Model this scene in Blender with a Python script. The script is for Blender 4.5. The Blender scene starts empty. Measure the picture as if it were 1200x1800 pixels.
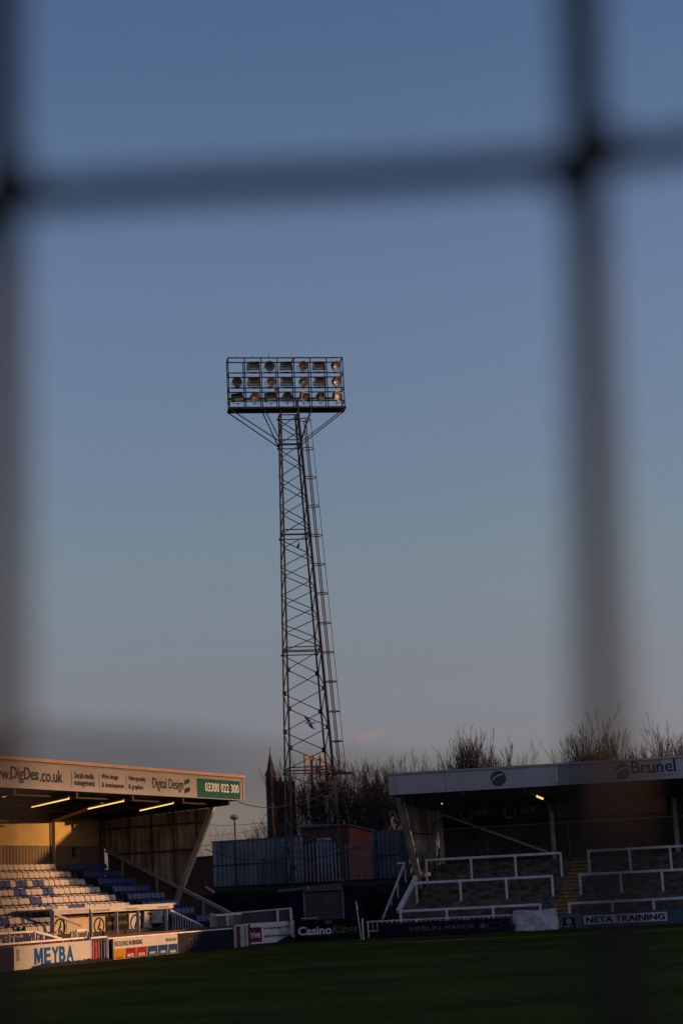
import bpy, bmesh, math, random
import numpy as np
from mathutils import Vector, Matrix
random.seed(7)
S = bpy.context.scene
C = S.collection
R = math.radians

# ------------------------------------------------------------------ camera
F_PX = 3100.0; CAM_H = 2.25
ROLL = math.atan(.0507)
PITCH = math.atan(670*math.cos(ROLL)/F_PX)
f_ = np.array([0, math.cos(PITCH), math.sin(PITCH)])
r0 = np.array([1., 0, 0]); u0 = np.array([0, -math.sin(PITCH), math.cos(PITCH)])
r_ = r0*math.cos(ROLL)-u0*math.sin(ROLL); u_ = u0*math.cos(ROLL)+r0*math.sin(ROLL)
CP = np.array([0, 0, CAM_H])
cd = bpy.data.cameras.new('camera'); cam = bpy.data.objects.new('camera', cd); C.objects.link(cam)
m = Matrix(((r_[0], u_[0], -f_[0]), (r_[1], u_[1], -f_[1]), (r_[2], u_[2], -f_[2]))).to_4x4()
m.translation = Vector(CP); cam.matrix_world = m
cd.sensor_fit = 'VERTICAL'; cd.sensor_height = 36; cd.sensor_width = 24
cd.lens = F_PX/1800*36
cd.clip_start = .05; cd.clip_end = 3000
cd.dof.use_dof = True; cd.dof.focus_distance = 95; cd.dof.aperture_fstop = 4.8; cd.dof.aperture_blades = 0
S.camera = cam

# ------------------------------------------------------------------ light
SUN_EL = 4.2; SUN_PHI = 0.0      # sun stands low to the right, phi degrees beyond the frontal plane
sx, sy = math.cos(R(SUN_PHI)), math.sin(R(SUN_PHI))
sl = bpy.data.lights.new('sun', 'SUN'); so = bpy.data.objects.new('sun', sl); C.objects.link(so)
sl.energy = 5.0; sl.angle = R(.5); sl.color = (1, .50, .20)
sd = Vector((sx*math.cos(R(SUN_EL)), sy*math.cos(R(SUN_EL)), math.sin(R(SUN_EL))))
so.rotation_euler = (-sd).to_track_quat('-Z', 'Y').to_euler()
W = bpy.data.worlds.new('World'); S.world = W; W.use_nodes = True
nt = W.node_tree; nt.nodes.clear()
sky = nt.nodes.new('ShaderNodeTexSky'); sky.sky_type = 'NISHITA'; sky.sun_disc = False
sky.sun_elevation = R(SUN_EL); sky.sun_rotation = R(90-SUN_PHI)
sky.air_density = 1; sky.dust_density = 1.0; sky.ozone_density = 1.5
bg = nt.nodes.new('ShaderNodeBackground'); bg.inputs[1].default_value = .12
wo = nt.nodes.new('ShaderNodeOutputWorld')
tcw = nt.nodes.new('ShaderNodeTexCoord'); sep = nt.nodes.new('ShaderNodeSeparateXYZ'); nt.links.new(tcw.outputs['Generated'], sep.inputs[0])
rampw = nt.nodes.new('ShaderNodeValToRGB'); nt.links.new(sep.outputs[2], rampw.inputs[0]); KM = 2.4
els = [(0, (.80, .85, 2.5)), (.05, (1.0, .95, 1.95)), (.12, (1.24, 1.07, 1.52)), (.18, (1.46, 1.31, 1.56)), (.33, (1.63, 1.54, 1.97)), (.47, (1.29, 1.36, 1.87)), (.75, (.85, .85, 1.2)), (1, (.8, .8, 1.15))]
cr = rampw.color_ramp
while len(cr.elements) < len(els): cr.elements.new(.5)
for e, (p_, c_) in zip(cr.elements, els): e.position = p_; e.color = (c_[0]/KM, c_[1]/KM, c_[2]/KM, 1)
vm = nt.nodes.new('ShaderNodeVectorMath'); vm.operation = 'MULTIPLY'; nt.links.new(sky.outputs[0], vm.inputs[0]); nt.links.new(rampw.outputs[0], vm.inputs[1])
vs_ = nt.nodes.new('ShaderNodeVectorMath'); vs_.operation = 'SCALE'; vs_.inputs[3].default_value = KM; nt.links.new(vm.outputs[0], vs_.inputs[0])
mr = nt.nodes.new('ShaderNodeMapRange'); mr.inputs[1].default_value = -.35; mr.inputs[2].default_value = .35; mr.inputs[3].default_value = 1.0; mr.inputs[4].default_value = 1
nt.links.new(sep.outputs[1], mr.inputs[0])
va_ = nt.nodes.new('ShaderNodeVectorMath'); va_.operation = 'SCALE'; nt.links.new(vs_.outputs[0], va_.inputs[0]); nt.links.new(mr.outputs[0], va_.inputs[3])
# one wisp of pink cloud low over the far houses, placed by its direction in the sky
def _ry(x, y): v = f_+r_*(x-600)/F_PX+u_*(900-y)/F_PX; return v/np.linalg.norm(v)
cdir = _ry(650, 1293); ea = _ry(686, 1283)-_ry(612, 1305); ea /= np.linalg.norm(ea); eb = np.cross(cdir, ea)
def _dot(vec, off, div):
    dn = nt.nodes.new('ShaderNodeVectorMath'); dn.operation = 'DOT_PRODUCT'; dn.inputs[1].default_value = tuple(vec); nt.links.new(tcw.outputs['Generated'], dn.inputs[0])
    a_ = nt.nodes.new('ShaderNodeMath'); a_.operation = 'SUBTRACT'; nt.links.new(dn.outputs['Value'], a_.inputs[0]); a_.inputs[1].default_value = off
    b_ = nt.nodes.new('ShaderNodeMath'); b_.operation = 'DIVIDE'; nt.links.new(a_.outputs[0], b_.inputs[0]); b_.inputs[1].default_value = div
    c_ = nt.nodes.new('ShaderNodeMath'); c_.operation = 'POWER'; nt.links.new(b_.outputs[0], c_.inputs[0]); c_.inputs[1].default_value = 2; return c_
qa, qb = _dot(ea, float(ea @ cdir), .0125), _dot(eb, float(eb @ cdir), .0026)
nz = nt.nodes.new('ShaderNodeTexNoise'); nz.inputs['Scale'].default_value = 260; nz.inputs['Detail'].default_value = 4; nt.links.new(tcw.outputs['Generated'], nz.inputs[0])
ad = nt.nodes.new('ShaderNodeMath'); ad.operation = 'ADD'; nt.links.new(qa.outputs[0], ad.inputs[0]); nt.links.new(qb.outputs[0], ad.inputs[1])
an = nt.nodes.new('ShaderNodeMath'); an.operation = 'MULTIPLY_ADD'; nt.links.new(nz.outputs[0], an.inputs[0]); an.inputs[1].default_value = 1.6; nt.links.new(ad.outputs[0], an.inputs[2])
dm = nt.nodes.new('ShaderNodeMapRange'); dm.inputs[1].default_value = .6; dm.inputs[2].default_value = 1.9; dm.inputs[3].default_value = .8; dm.inputs[4].default_value = 0; nt.links.new(an.outputs[0], dm.inputs[0])
fr_ = nt.nodes.new('ShaderNodeVectorMath'); fr_.operation = 'DOT_PRODUCT'; fr_.inputs[1].default_value = tuple(cdir); nt.links.new(tcw.outputs['Generated'], fr_.inputs[0])
gt_ = nt.nodes.new('ShaderNodeMath'); gt_.operation = 'GREATER_THAN'; gt_.inputs[1].default_value = .9; nt.links.new(fr_.outputs['Value'], gt_.inputs[0])
mk = nt.nodes.new('ShaderNodeMath'); mk.operation = 'MULTIPLY'; nt.links.new(dm.outputs[0], mk.inputs[0]); nt.links.new(gt_.outputs[0], mk.inputs[1])
cm = nt.nodes.new('ShaderNodeMix'); cm.data_type = 'RGBA'; nt.links.new(mk.outputs[0], cm.inputs[0]); nt.links.new(va_.outputs[0], cm.inputs[6]); cm.inputs[7].default_value = (2.6, 1.85, 1.85, 1)
nt.links.new(cm.outputs[2], bg.inputs[0]); nt.links.new(bg.outputs[0], wo.inputs[0])
S.view_settings.view_transform = 'Standard'; S.view_settings.look = 'None'
S.view_settings.exposure = 0; S.view_settings.gamma = 1

# ------------------------------------------------------------------ measuring frames
def ray(x, y): return f_+r_*(x-600)/F_PX+u_*(900-y)/F_PX
def at(x, y, Y): d = ray(x, y); return CP+d*(Y/d[1])
def ground(x, y, z=0): d = ray(x, y); return CP+d*((z-CAM_H)/d[2])
def proj(P):
    d = np.asarray(P, float)-CP; z = d@f_
    return 600+F_PX*(d@r_)/z, 900-F_PX*(d@u_)/z
Z = np.array([0, 0, 1.])
A0 = ground(25, 1706); _B = ground(518, 1655)
_a = math.atan2(_B[0]-A0[0], _B[1]-A0[1])
U = np.array([math.sin(_a), math.cos(_a), 0]); N = np.array([-math.cos(_a), math.sin(_a), 0])
P0 = ground(640, 1650); _Q = ground(1172, 1625)
_b = math.atan2(_Q[1]-P0[1], _Q[0]-P0[0]); V = np.array([math.cos(_b), math.sin(_b), 0]); D = U
def _sol(x, y, O, ax, k):
    d = ray(x, y); rhs = CP-O; M = []; nm = []
    for n, v in ax.items():
        if n in k: rhs = rhs-k[n]*v
        else: M.append(v); nm.append(n)
    M.append(-d); s = np.linalg.solve(np.array(M).T, rhs)
    o = dict(k); o.update({n: float(v) for n, v in zip(nm, s)}); return o
def ls(x, y, **k): return _sol(x, y, A0, {'t': U, 'w': N, 'z': Z}, k)
def rs(x, y, **k): return _sol(x, y, P0, {'s': V, 'm': D, 'z': Z}, k)
def LP(t, w, z): return A0+t*U+w*N+z*Z
def TP(s, m, z): return P0+s*V+m*D+z*Z
NF = -N                                   # towards the pitch, left side
TF = np.array([V[1], -V[0], 0])           # towards the pitch, terrace side

# ------------------------------------------------------------------ materials
MT = {}
def mat(name, col, rough=.6, metal=0, var=.15, scale=3, bump=0, emis=None, estr=0, spec=.5, detail=4):
    if name in MT: return MT[name]
    m = bpy.data.materials.new(name); m.use_nodes = True; n = m.node_tree; b = n.nodes['Principled BSDF']
    b.inputs['Roughness'].default_value = rough; b.inputs['Metallic'].default_value = metal
    b.inputs['Specular IOR Level'].default_value = spec
    tc = n.nodes.new('ShaderNodeTexCoord')
    no = n.nodes.new('ShaderNodeTexNoise'); no.inputs['Scale'].default_value = scale; no.inputs['Detail'].default_value = detail
    n.links.new(tc.outputs['Object'], no.inputs['Vector'])
    cr = n.nodes.new('ShaderNodeValToRGB')
    c = np.array(col)
    cr.color_ramp.elements[0].position = .3; cr.color_ramp.elements[1].position = .7
    cr.color_ramp.elements[0].color = (*np.clip(c*(1-var), 0, 1), 1); cr.color_ramp.elements[1].color = (*np.clip(c*(1+var), 0, 1), 1)
    n.links.new(no.outputs['Fac'], cr.inputs[0]); n.links.new(cr.outputs[0], b.inputs['Base Color'])
    if bump:
        bp = n.nodes.new('ShaderNodeBump'); bp.inputs['Strength'].default_value = bump; bp.inputs['Distance'].default_value = .02
        n.links.new(no.outputs['Fac'], bp.inputs['Height']); n.links.new(bp.outputs[0], b.inputs['Normal'])
    if emis: b.inputs['Emission Color'].default_value = (*emis, 1); b.inputs['Emission Strength'].default_value = estr
    MT[name] = m; return m
def streaky(name, c1, c2, rough=.7, sx=6, sz=.35, metal=0):
    """two tones in vertical streaks: weathered cladding"""
    m = bpy.data.materials.new(name); m.use_nodes = True; n = m.node_tree; b = n.nodes['Principled BSDF']
    b.inputs['Roughness'].default_value = rough; b.inputs['Metallic'].default_value = metal
    tc = n.nodes.new('ShaderNodeTexCoord'); mp = n.nodes.new('ShaderNodeMapping'); mp.inputs['Scale'].default_value = (sx, sx, sz)
    no = n.nodes.new('ShaderNodeTexNoise'); no.inputs['Scale'].default_value = 1; no.inputs['Detail'].default_value = 5
    n2 = n.nodes.new('ShaderNodeTexNoise'); n2.inputs['Scale'].default_value = .8; n2.inputs['Detail'].default_value = 6
    n.links.new(tc.outputs['Object'], mp.inputs[0]); n.links.new(mp.outputs[0], no.inputs[0]); n.links.new(tc.outputs['Object'], n2.inputs[0])
    ad = n.nodes.new('ShaderNodeMath'); ad.operation = 'ADD'; n.links.new(no.outputs[0], ad.inputs[0]); n.links.new(n2.outputs[0], ad.inputs[1])
    cr = n.nodes.new('ShaderNodeValToRGB'); cr.color_ramp.elements[0].position = .38; cr.color_ramp.elements[1].position = .62
    mu = n.nodes.new('ShaderNodeMath'); mu.operation = 'MULTIPLY'; mu.inputs[1].default_value = .5
    n.links.new(ad.outputs[0], mu.inputs[0]); n.links.new(mu.outputs[0], cr.inputs[0])
    cr.color_ramp.elements[0].color = (*c1, 1); cr.color_ramp.elements[1].color = (*c2, 1)
    n.links.new(cr.outputs[0], b.inputs['Base Color']); MT[name] = m; return m
WHITE = mat('white_paint', (.37, .36, .36), .6, var=.1, scale=5)
RAILW = mat('rail_white', (.64, .61, .64), .6, var=.22, scale=3)
FASC = mat('fascia_white', (.50, .49, .53), .5, var=.08, scale=.8, spec=.3)
CREAM = mat('cream_board', (.36, .27, .105), .8, var=.14, scale=1.0)
NAVY = mat('navy_board', (.006, .009, .028), .7, var=.2, spec=.15)
NAVYW = mat('navy_wall', (.006, .009, .028), .9, var=.4, scale=2, spec=.15)
BLACK = mat('black_board', (.005, .005, .006), .7, var=.2, spec=.12)
DARKST = mat('dark_steel', (.028, .022, .024), .6, var=.35, scale=2, spec=.25)
TOWER = mat('tower_paint', (.070, .042, .040), .55, var=.5, scale=1.5, spec=.3)
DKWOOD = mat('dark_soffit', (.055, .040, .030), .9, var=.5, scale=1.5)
CONC = mat('terrace_concrete', (.100, .080, .068), .95, var=.7, scale=2.6, bump=.3, detail=8)
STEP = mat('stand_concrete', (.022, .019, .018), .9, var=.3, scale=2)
YEL = mat('step_yellow', (.34, .18, .016), .8, var=.4, scale=6)
GALV = mat('galvanised', (.30, .31, .33), .5, metal=.4, var=.2)
SEATW = mat('seat_white', (.40, .37, .345), .45, var=.14, scale=1.3)
SEATB = mat('seat_blue', (.015, .042, .18), .4, var=.3, scale=1.3)
SEATG = mat('seat_grey', (.16, .19, .26), .45, var=.2, scale=1.3)
BRICKD = mat('dark_brick', (.07, .03, .025), .9, var=.4, scale=4)
RED = mat('red_print', (.20, .006, .010), .7, spec=.12, var=.05)
GREEN = mat('green_print', (.02, .30, .04), .7, spec=.12, var=.05)
TEAL = mat('teal_print', (.0, .075, .065), .6, var=.08, spec=.15)
INK = mat('dark_print', (.012, .016, .035), .7, spec=.12, var=.05)
BLUEP = mat('blue_print', (.001, .068, .26), .7, spec=.12, var=.06)
BLUE2 = mat('mid_blue_print', (.004, .035, .14), .7, spec=.12, var=.06)
YELP = mat('yellow_print', (.36, .17, .006), .7, spec=.12, var=.06)
ORNG = mat('orange_print', (.40, .13, .01), .7, spec=.12, var=.1)
WPRINT = mat('white_print', (.66, .66, .70), .7, spec=.12, var=.03)
GPRINT = mat('grey_print', (.16, .15, .15), .5, var=.1)
BARK = mat('bark', (.030, .021, .018), .9, var=.4, scale=5)
BARK2 = mat('twig_bark', (.024, .015, .013), .9, var=.4, scale=5)
STONE = mat('church_stone', (.050, .030, .026), .95, var=.45, scale=.6, bump=.3)
SLATE = mat('spire_slate', (.055, .036, .034), .8, var=.3, scale=.8)
TUBE = mat('lit_tube', (.9, .7, .3), .4, emis=(1, .62, .16), estr=1.6)
BARE = mat('bare_earth', (.008, .007, .006), 1, var=.6, scale=1.5, bump=.8, detail=8, spec=.05)
REFL = mat('lamp_reflector', (.62, .50, .40), .38, metal=.6, var=.25, scale=6)
ROPE = mat('net_rope', (.020, .014, .015), .9, var=.3, scale=60)
FADE = streaky('weathered_panels', (.055, .045, .038), (.36, .33, .28), sx=2.2, sz=.22)
CONCS = streaky('stained_strut', (.10, .085, .075), (.38, .34, .30), sx=3, sz=.5)
CORR = streaky('brown_cladding', (.11, .075, .05), (.17, .12, .08))
BLUEG = streaky('blue_grey_cladding', (.12, .128, .155), (.24, .25, .285), sx=3)
PALI = streaky('palisade_steel', (.15, .15, .17), (.26, .26, .29))
LITBRICK = mat('sunlit_red_brick', (.15, .036, .024), .9, var=.25, scale=3, bump=.2)
MESHG = mat('mesh_panel_grey', (.085, .08, .085), .8, var=.15, scale=12)

# ------------------------------------------------------------------ mesh builder
class MB:
    def __init__(s): s.v = []; s.f = []
    def add(s, vs, fs):
        o = len(s.v); s.v += [tuple(map(float, v)) for v in vs]; s.f += [tuple(i+o for i in f) for f in fs]; return s
    def box(s, c, a, b, d):
        """centre and three half-extent vectors"""
        c, a, b, d = map(np.asarray, (c, a, b, d))
        vs = [c+i*a+j*b+k*d for i in (-1, 1) for j in (-1, 1) for k in (-1, 1)]
        return s.add(vs, [(0, 1, 3, 2), (4, 6, 7, 5), (0, 4, 5, 1), (2, 3, 7, 6), (0, 2, 6, 4), (1, 5, 7, 3)])
    def beam(s, p, q, w=.1, h=None, up=Z):
        p, q = np.asarray(p, float), np.asarray(q, float); h = h or w
        d = q-p; L = np.linalg.norm(d); d = d/L; a = np.cross(d, up)
        if np.linalg.norm(a) < 1e-3: a = np.cross(d, np.array([1., 0, 0]))
        a /= np.linalg.norm(a); b = np.cross(a, d)
        return s.box((p+q)/2, d*L/2, a*w/2, b*h/2)
    def tube(s, pts, r, n=6, cap=True):
        pts = [np.asarray(p, float) for p in pts]; rs_ = r if hasattr(r, '__len__') else [r]*len(pts)
        o = len(s.v); prev = None
        for i, p in enumerate(pts):
            d = pts[min(i+1, len(pts)-1)]-pts[max(i-1, 0)]; d = d/(np.linalg.norm(d)+1e-9)
            if prev is None:
                a = np.cross(d, Z)
                if np.linalg.norm(a) < .05: a = np.cross(d, np.array([1., 0, 0]))
            else: a = prev-d*(prev@d)
            a = a/np.linalg.norm(a); prev = a; b = np.cross(d, a)
            for k in range(n):
                t = 2*math.pi*k/n; s.v.append(tuple(p+rs_[i]*(a*math.cos(t)+b*math.sin(t))))
        for i in range(len(pts)-1):
            for k in range(n):
                k2 = (k+1) % n; s.f.append((o+i*n+k, o+i*n+k2, o+(i+1)*n+k2, o+(i+1)*n+k))
        if cap:
            s.f.append(tuple(o+k for k in range(n))[::-1]); e = o+(len(pts)-1)*n; s.f.append(tuple(e+k for k in range(n)))
        return s
    def prism(s, pts, n, th):
        """closed outline pushed by n*th"""
        n = np.asarray(n)*th; k = len(pts); pts = [np.asarray(p, float) for p in pts]
        return s.add(pts+[p+n for p in pts], [tuple(range(k))[::-1], tuple(range(k, 2*k))]+[(i, (i+1) % k, (i+1) % k+k, i+k) for i in range(k)])
    def ring(s, c, a, b, r0, r1, n, th, seg=24, t0=0, t1=2*math.pi):
        c, a, b = map(np.asarray, (c, a, b)); full = abs(t1-t0-2*math.pi) < 1e-6
        for k in range(seg):
            u1 = t0+(t1-t0)*k/seg; u2 = t0+(t1-t0)*(k+1)/seg
            q = [c+(a*math.cos(t)+b*math.sin(t))*r for t, r in ((u1, r0), (u1, r1), (u2, r1), (u2, r0))]
            s.prism(q, n, th)
        return s
    def lathe(s, c, ax, prof, seg=20):
        """prof: (radius, along) list"""
        ax = np.asarray(ax, float); ax /= np.linalg.norm(ax); a = np.cross(ax, Z)
        if np.linalg.norm(a) < .05: a = np.array([1., 0, 0])
        a /= np.linalg.norm(a); b = np.cross(ax, a); o = len(s.v)
        for r, h in prof:
            for k in range(seg):
                t = 2*math.pi*k/seg; s.v.append(tuple(np.asarray(c)+ax*h+r*(a*math.cos(t)+b*math.sin(t))))
        for i in range(len(prof)-1):
            for k in range(seg):
                k2 = (k+1) % seg; s.f.append((o+i*seg+k, o+i*seg+k2, o+(i+1)*seg+k2, o+(i+1)*seg+k))
        s.f.append(tuple(o+k for k in range(seg))[::-1]); e = o+(len(prof)-1)*seg; s.f.append(tuple(e+k for k in range(seg)))
        return s
    def corr(s, p, r, L, u, H, n, pitch=.2, dep=.035, th=.006, top=None, bot=None):
        """trapezoid-profile sheet; top/bot give z offsets as functions of distance along r"""
        p, r, u, n = map(np.asarray, (p, r, u, n)); k = int(L/pitch*4)+1; o = len(s.v)
        pat = [0, 0, 1, 1]; xs = [min(L, i*pitch/4) for i in range(k+1)]
        for i, x in enumerate(xs):
            h0 = bot(x) if bot else 0; h1 = top(x) if top else H; off = n*dep*pat[i % 4]
            q = p+r*x+off
            s.v += [tuple(q+u*h0), tuple(q+u*h1), tuple(q+u*h0-n*th), tuple(q+u*h1-n*th)]
        for i in range(len(xs)-1):
            a = o+4*i; b = a+4
            s.f += [(a, b, b+1, a+1), (a+2, a+3, b+3, b+2), (a+1, b+1, b+3, a+3), (a, a+2, b+2, b)]
        return s
    def mesh(s, name, base=(0, 0, 0)):
        me = bpy.data.meshes.new(name); b = np.asarray(base, float)
        me.from_pydata([tuple(np.array(v)-b) for v in s.v], [], s.f); me.validate()
        bm = bmesh.new(); bm.from_mesh(me); bmesh.ops.recalc_face_normals(bm, faces=bm.faces); bm.to_mesh(me); bm.free()
        return me
    def build(s, name, m, parent=None, label=None, smooth=False):
        root = parent
        while root is not None and root.parent: root = root.parent
        base = np.array(root.location) if root is not None else (0, 0, 0)
        return link(name, s.mesh(name, base), m, parent, label, smooth)
def link(name, me, m, parent=None, label=None, smooth=False):
    o = bpy.data.objects.new(name, me); me.materials.append(m); C.objects.link(o)
    if parent is not None: o.parent = parent
    if smooth:
        for p in me.polygons: p.use_smooth = True
    if label: o['label'] = label
    return o
def thing(name, label, cat, loc, group=None):
    o = bpy.data.objects.new(name, None); C.objects.link(o); o.location = tuple(map(float, loc)); o.empty_display_size = .2
    o['label'] = label; o['category'] = cat
    if group: o['group'] = group
    return o
def single(name, mb, m, label, cat, base, group=None, smooth=False):
    o = link(name, mb.mesh(name, base), m, None, None, smooth); o.location = tuple(map(float, base))
    o['label'] = label; o['category'] = cat
    if group: o['group'] = group
    return o
def struct(name, mb, m, kind='structure'):
    o = link(name, mb.mesh(name), m); o['kind'] = kind; return o

_tc = {}
def text_geo(s, bold=0, shear=0):
    k = (s, bold, shear)
    if k in _tc: return _tc[k]
    cu = bpy.data.curves.new('t', 'FONT'); cu.body = s; cu.extrude = .02; cu.offset = bold; cu.shear = shear; cu.resolution_u = 3; cu.space_line = 1.05
    o = bpy.data.objects.new('t', cu); C.objects.link(o)
    bpy.context.view_layer.update(); dg = bpy.context.evaluated_depsgraph_get()
    me = bpy.data.meshes.new_from_object(o.evaluated_get(dg))
    vs = np.array([v.co[:] for v in me.vertices]); fs = [tuple(p.vertices) for p in me.polygons]
    bpy.data.objects.remove(o); bpy.data.curves.remove(cu); bpy.data.meshes.remove(me)
    _tc[k] = (vs, fs); return vs, fs
def text(s, o, r, u, n, w, h, m, parent, off=.012, bold=0, shear=0, name='lettering', top=False, mb=None):
    """words fitted in a w x h box whose lower left corner is o"""
    vs, fs = text_geo(s, bold, shear); lo = vs.min(0); hi = vs.max(0)
    o, r, u, n = map(np.asarray, (o, r, u, n))
    x = (vs[:, 0]-lo[0])/(hi[0]-lo[0])*w; y = (vs[:, 1]-lo[1])/(hi[1]-lo[1])*h; z = (vs[:, 2]-lo[2])/(hi[2]-lo[2])*.006
    P = o+np.outer(x, r)+np.outer(y, u)+np.outer(z+off, n)
    M = mb or MB(); M.add(P, fs)
    if mb: return
    return M.build(name, m, parent)
def shape(pts, o, r, u, n, m, parent, name='mark', off=.01, th=.005):
    o, r, u, n = map(np.asarray, (o, r, u, n))
    M = MB().prism([o+r*x+u*y+n*off for x, y in pts], n, th); return M.build(name, m, parent)
def rect(x0, y0, x1, y1): return [(x0, y0), (x1, y0), (x1, y1), (x0, y1)]
def disc(cx, cy, rx, ry=None, k=24, t0=0, t1=360):
    ry = ry or rx; full = t1-t0 == 360; n = k if full else k+1
    return [(cx+rx*math.cos(R(t0+(t1-t0)*i/k)), cy+ry*math.sin(R(t0+(t1-t0)*i/k))) for i in range(n)]

# ------------------------------------------------------------------ ground
mb = MB().add([(-900, -60, 0), (900, -60, 0), (900, 2500, 0), (-900, 2500, 0)], [(0, 1, 2, 3)])
struct('ground', mb, mat('ground_earth', (.012, .011, .008), 1, var=.4, scale=.3, spec=.05))
g = bpy.data.materials.new('pitch_grass'); g.use_nodes = True; n = g.node_tree; b = n.nodes['Principled BSDF']
b.inputs['Roughness'].default_value = 1; b.inputs['Specular IOR Level'].default_value = .03
tc = n.nodes.new('ShaderNodeTexCoord'); n1 = n.nodes.new('ShaderNodeTexNoise'); n1.inputs['Scale'].default_value = .35; n1.inputs['Detail'].default_value = 8
n2 = n.nodes.new('ShaderNodeTexNoise'); n2.inputs['Scale'].default_value = 14; n2.inputs['Detail'].default_value = 6
mp = n.nodes.new('ShaderNodeMapping'); mp.inputs['Rotation'].default_value = (0, 0, _b); wv = n.nodes.new('ShaderNodeTexWave'); wv.wave_type = 'BANDS'; wv.bands_direction = 'Y'
wv.inputs['Scale'].default_value = .035; wv.inputs['Distortion'].default_value = 3.5; wv.inputs['Detail'].default_value = 2
for q in (n1, n2): n.links.new(tc.outputs['Object'], q.inputs[0])
n.links.new(tc.outputs['Object'], mp.inputs[0]); n.links.new(mp.outputs[0], wv.inputs[0])
mx = n.nodes.new('ShaderNodeMix'); mx.data_type = 'RGBA'; mx.inputs[6].default_value = (.0065, .0150, .0014, 1); mx.inputs[7].default_value = (.056, .078, .0075, 1)
m1 = n.nodes.new('ShaderNodeMath'); m1.operation = 'MULTIPLY_ADD'; m1.inputs[1].default_value = .22; n.links.new(wv.outputs['Fac'], m1.inputs[0])
m2 = n.nodes.new('ShaderNodeMath'); m2.operation = 'MULTIPLY_ADD'; m2.inputs[1].default_value = 1.2; m2.inputs[2].default_value = -.70
n.links.new(n1.outputs['Fac'], m2.inputs[0]); m3 = n.nodes.new('ShaderNodeMath'); m3.operation = 'MULTIPLY_ADD'; m3.inputs[1].default_value = 1.1
n.links.new(n2.outputs['Fac'], m3.inputs[0]); n.links.new(m2.outputs[0], m3.inputs[2]); n.links.new(m3.outputs[0], m1.inputs[2])
n.links.new(m1.outputs[0], mx.inputs[0]); n.links.new(mx.outputs[2], b.inputs['Base Color'])
bp = n.nodes.new('ShaderNodeBump'); bp.inputs['Strength'].default_value = .9; bp.inputs['Distance'].default_value = .05
n.links.new(n2.outputs['Fac'], bp.inputs['Height']); n.links.new(bp.outputs[0], b.inputs['Normal'])
c1 = LP(-62, -.25, 0); c2 = LP(24, -.25, 0); c3 = TP(2, -.3, 0); c4 = TP(62, -.3, 0); c5 = c4-U*95
struct('pitch', MB().add([np.array(p)*[1, 1, 0]+[0, 0, .004] for p in (c1, c2, c3, c4, c5)], [(4, 3, 2, 1, 0)]), g)
# goal line painted along the terrace end
ln = [ground(500, 1669.5), ground(720, 1655.5), ground(920, 1647), ground(1200, 1636)]
a, b_ = ln[1], ln[3]; dd = (b_-a)/np.linalg.norm(b_-a); a = a-dd*7; b_ = b_+dd*30; pn = np.array([-dd[1], dd[0], 0])*.5
WORN_LIT = mat('worn_sunlit_turf', (.062, .055, .008), 1, var=.6, scale=.9, spec=.03, detail=8)
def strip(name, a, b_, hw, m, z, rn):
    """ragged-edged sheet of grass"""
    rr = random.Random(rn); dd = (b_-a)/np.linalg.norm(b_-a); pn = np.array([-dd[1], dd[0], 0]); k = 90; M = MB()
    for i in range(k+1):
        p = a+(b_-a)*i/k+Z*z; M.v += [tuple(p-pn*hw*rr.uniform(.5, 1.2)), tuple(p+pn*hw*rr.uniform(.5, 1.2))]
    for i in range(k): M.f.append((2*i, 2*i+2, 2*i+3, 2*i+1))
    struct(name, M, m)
strip('worn_sunlit_strip', a, b_, .75, WORN_LIT, .009, 1)  # yellowish strip, dry wear and grazing sun both put into its colour
strip('worn_sunlit_strip', ground(120, 1711), ground(500, 1669), .7, WORN_LIT, .0085, 2)  # sunlit grass beside the left boards, painted as an olive strip
struct('goal_line', MB().add([a-pn*.12+Z*.014, b_-pn*.12+Z*.014, b_+pn*.12+Z*.014, a+pn*.12+Z*.014], [(0, 1, 2, 3)]), mat('worn_line_paint', (.30, .29, .2), 1, var=.5, scale=1.2, spec=.05))

# ------------------------------------------------------------------ left stand
TL0 = -14; TE = 20.82
LS = thing('seated_stand', 'seated football stand at the left with sunlit back wall and lettered roof fascia', 'stand', LP(10, 5, 0))
FW = 1.35; ft = ls(427, 1407, w=FW)['t']; fz0 = 7.02; fz1 = 8.12
# fascia
fr_o = LP(TL0, FW, fz0); FL = ft-TL0
FASL = mat('fascia_dimmed_white', (.235, .232, .25), .55, var=.12, scale=.6, spec=.3)  # fascia white darkened to stand in for weaker sunlight on it
fas = MB().box(LP((TL0+ft)/2, FW+.06, (fz0+fz1)/2), U*FL/2, N*.06, Z*(fz1-fz0)/2).build('fascia', FASL, LS)
mb = MB()
mb.box(LP((TL0+ft)/2+.03, FW-.02, fz1+.07), U*(FL/2+.05), N*.14, Z*.07)
mb.build('fascia_trim', mat('trim_pink', (.33, .21, .18), .5, var=.2, scale=1), fas)
mb = MB()
for k in range(int(FL/.23)): mb.box(LP(TL0+.1+k*.23, FW-.012, fz1-.05), U*.06, N*.01, Z*.025)
mb.build('rivets', mat('rivet_grey', (.28, .25, .24), .6), fas)['kind'] = 'stuff'
mb = MB().box(LP(ft+.03, FW+.05, (fz0+fz1)/2), U*.03, N*.1, Z*(fz1-fz0)/2+.0*U); mb.build('end_cap', mat('cap_cream', (.5, .42, .38), .5), fas)
def ftx(s, x0, x1, z0, z1, m, **k):
    """text on the fascia between two columns of the photograph"""
    t0 = ls(x0, 1370, w=FW)['t']; t1 = ls(x1, 1380, w=FW)['t']
    return text(s, LP(t0, FW, z0), U, Z, NF, t1-t0, z1-z0, m, fas, **k)
def fz(x, y): return ls(x, y, w=FW)['z']
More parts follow.
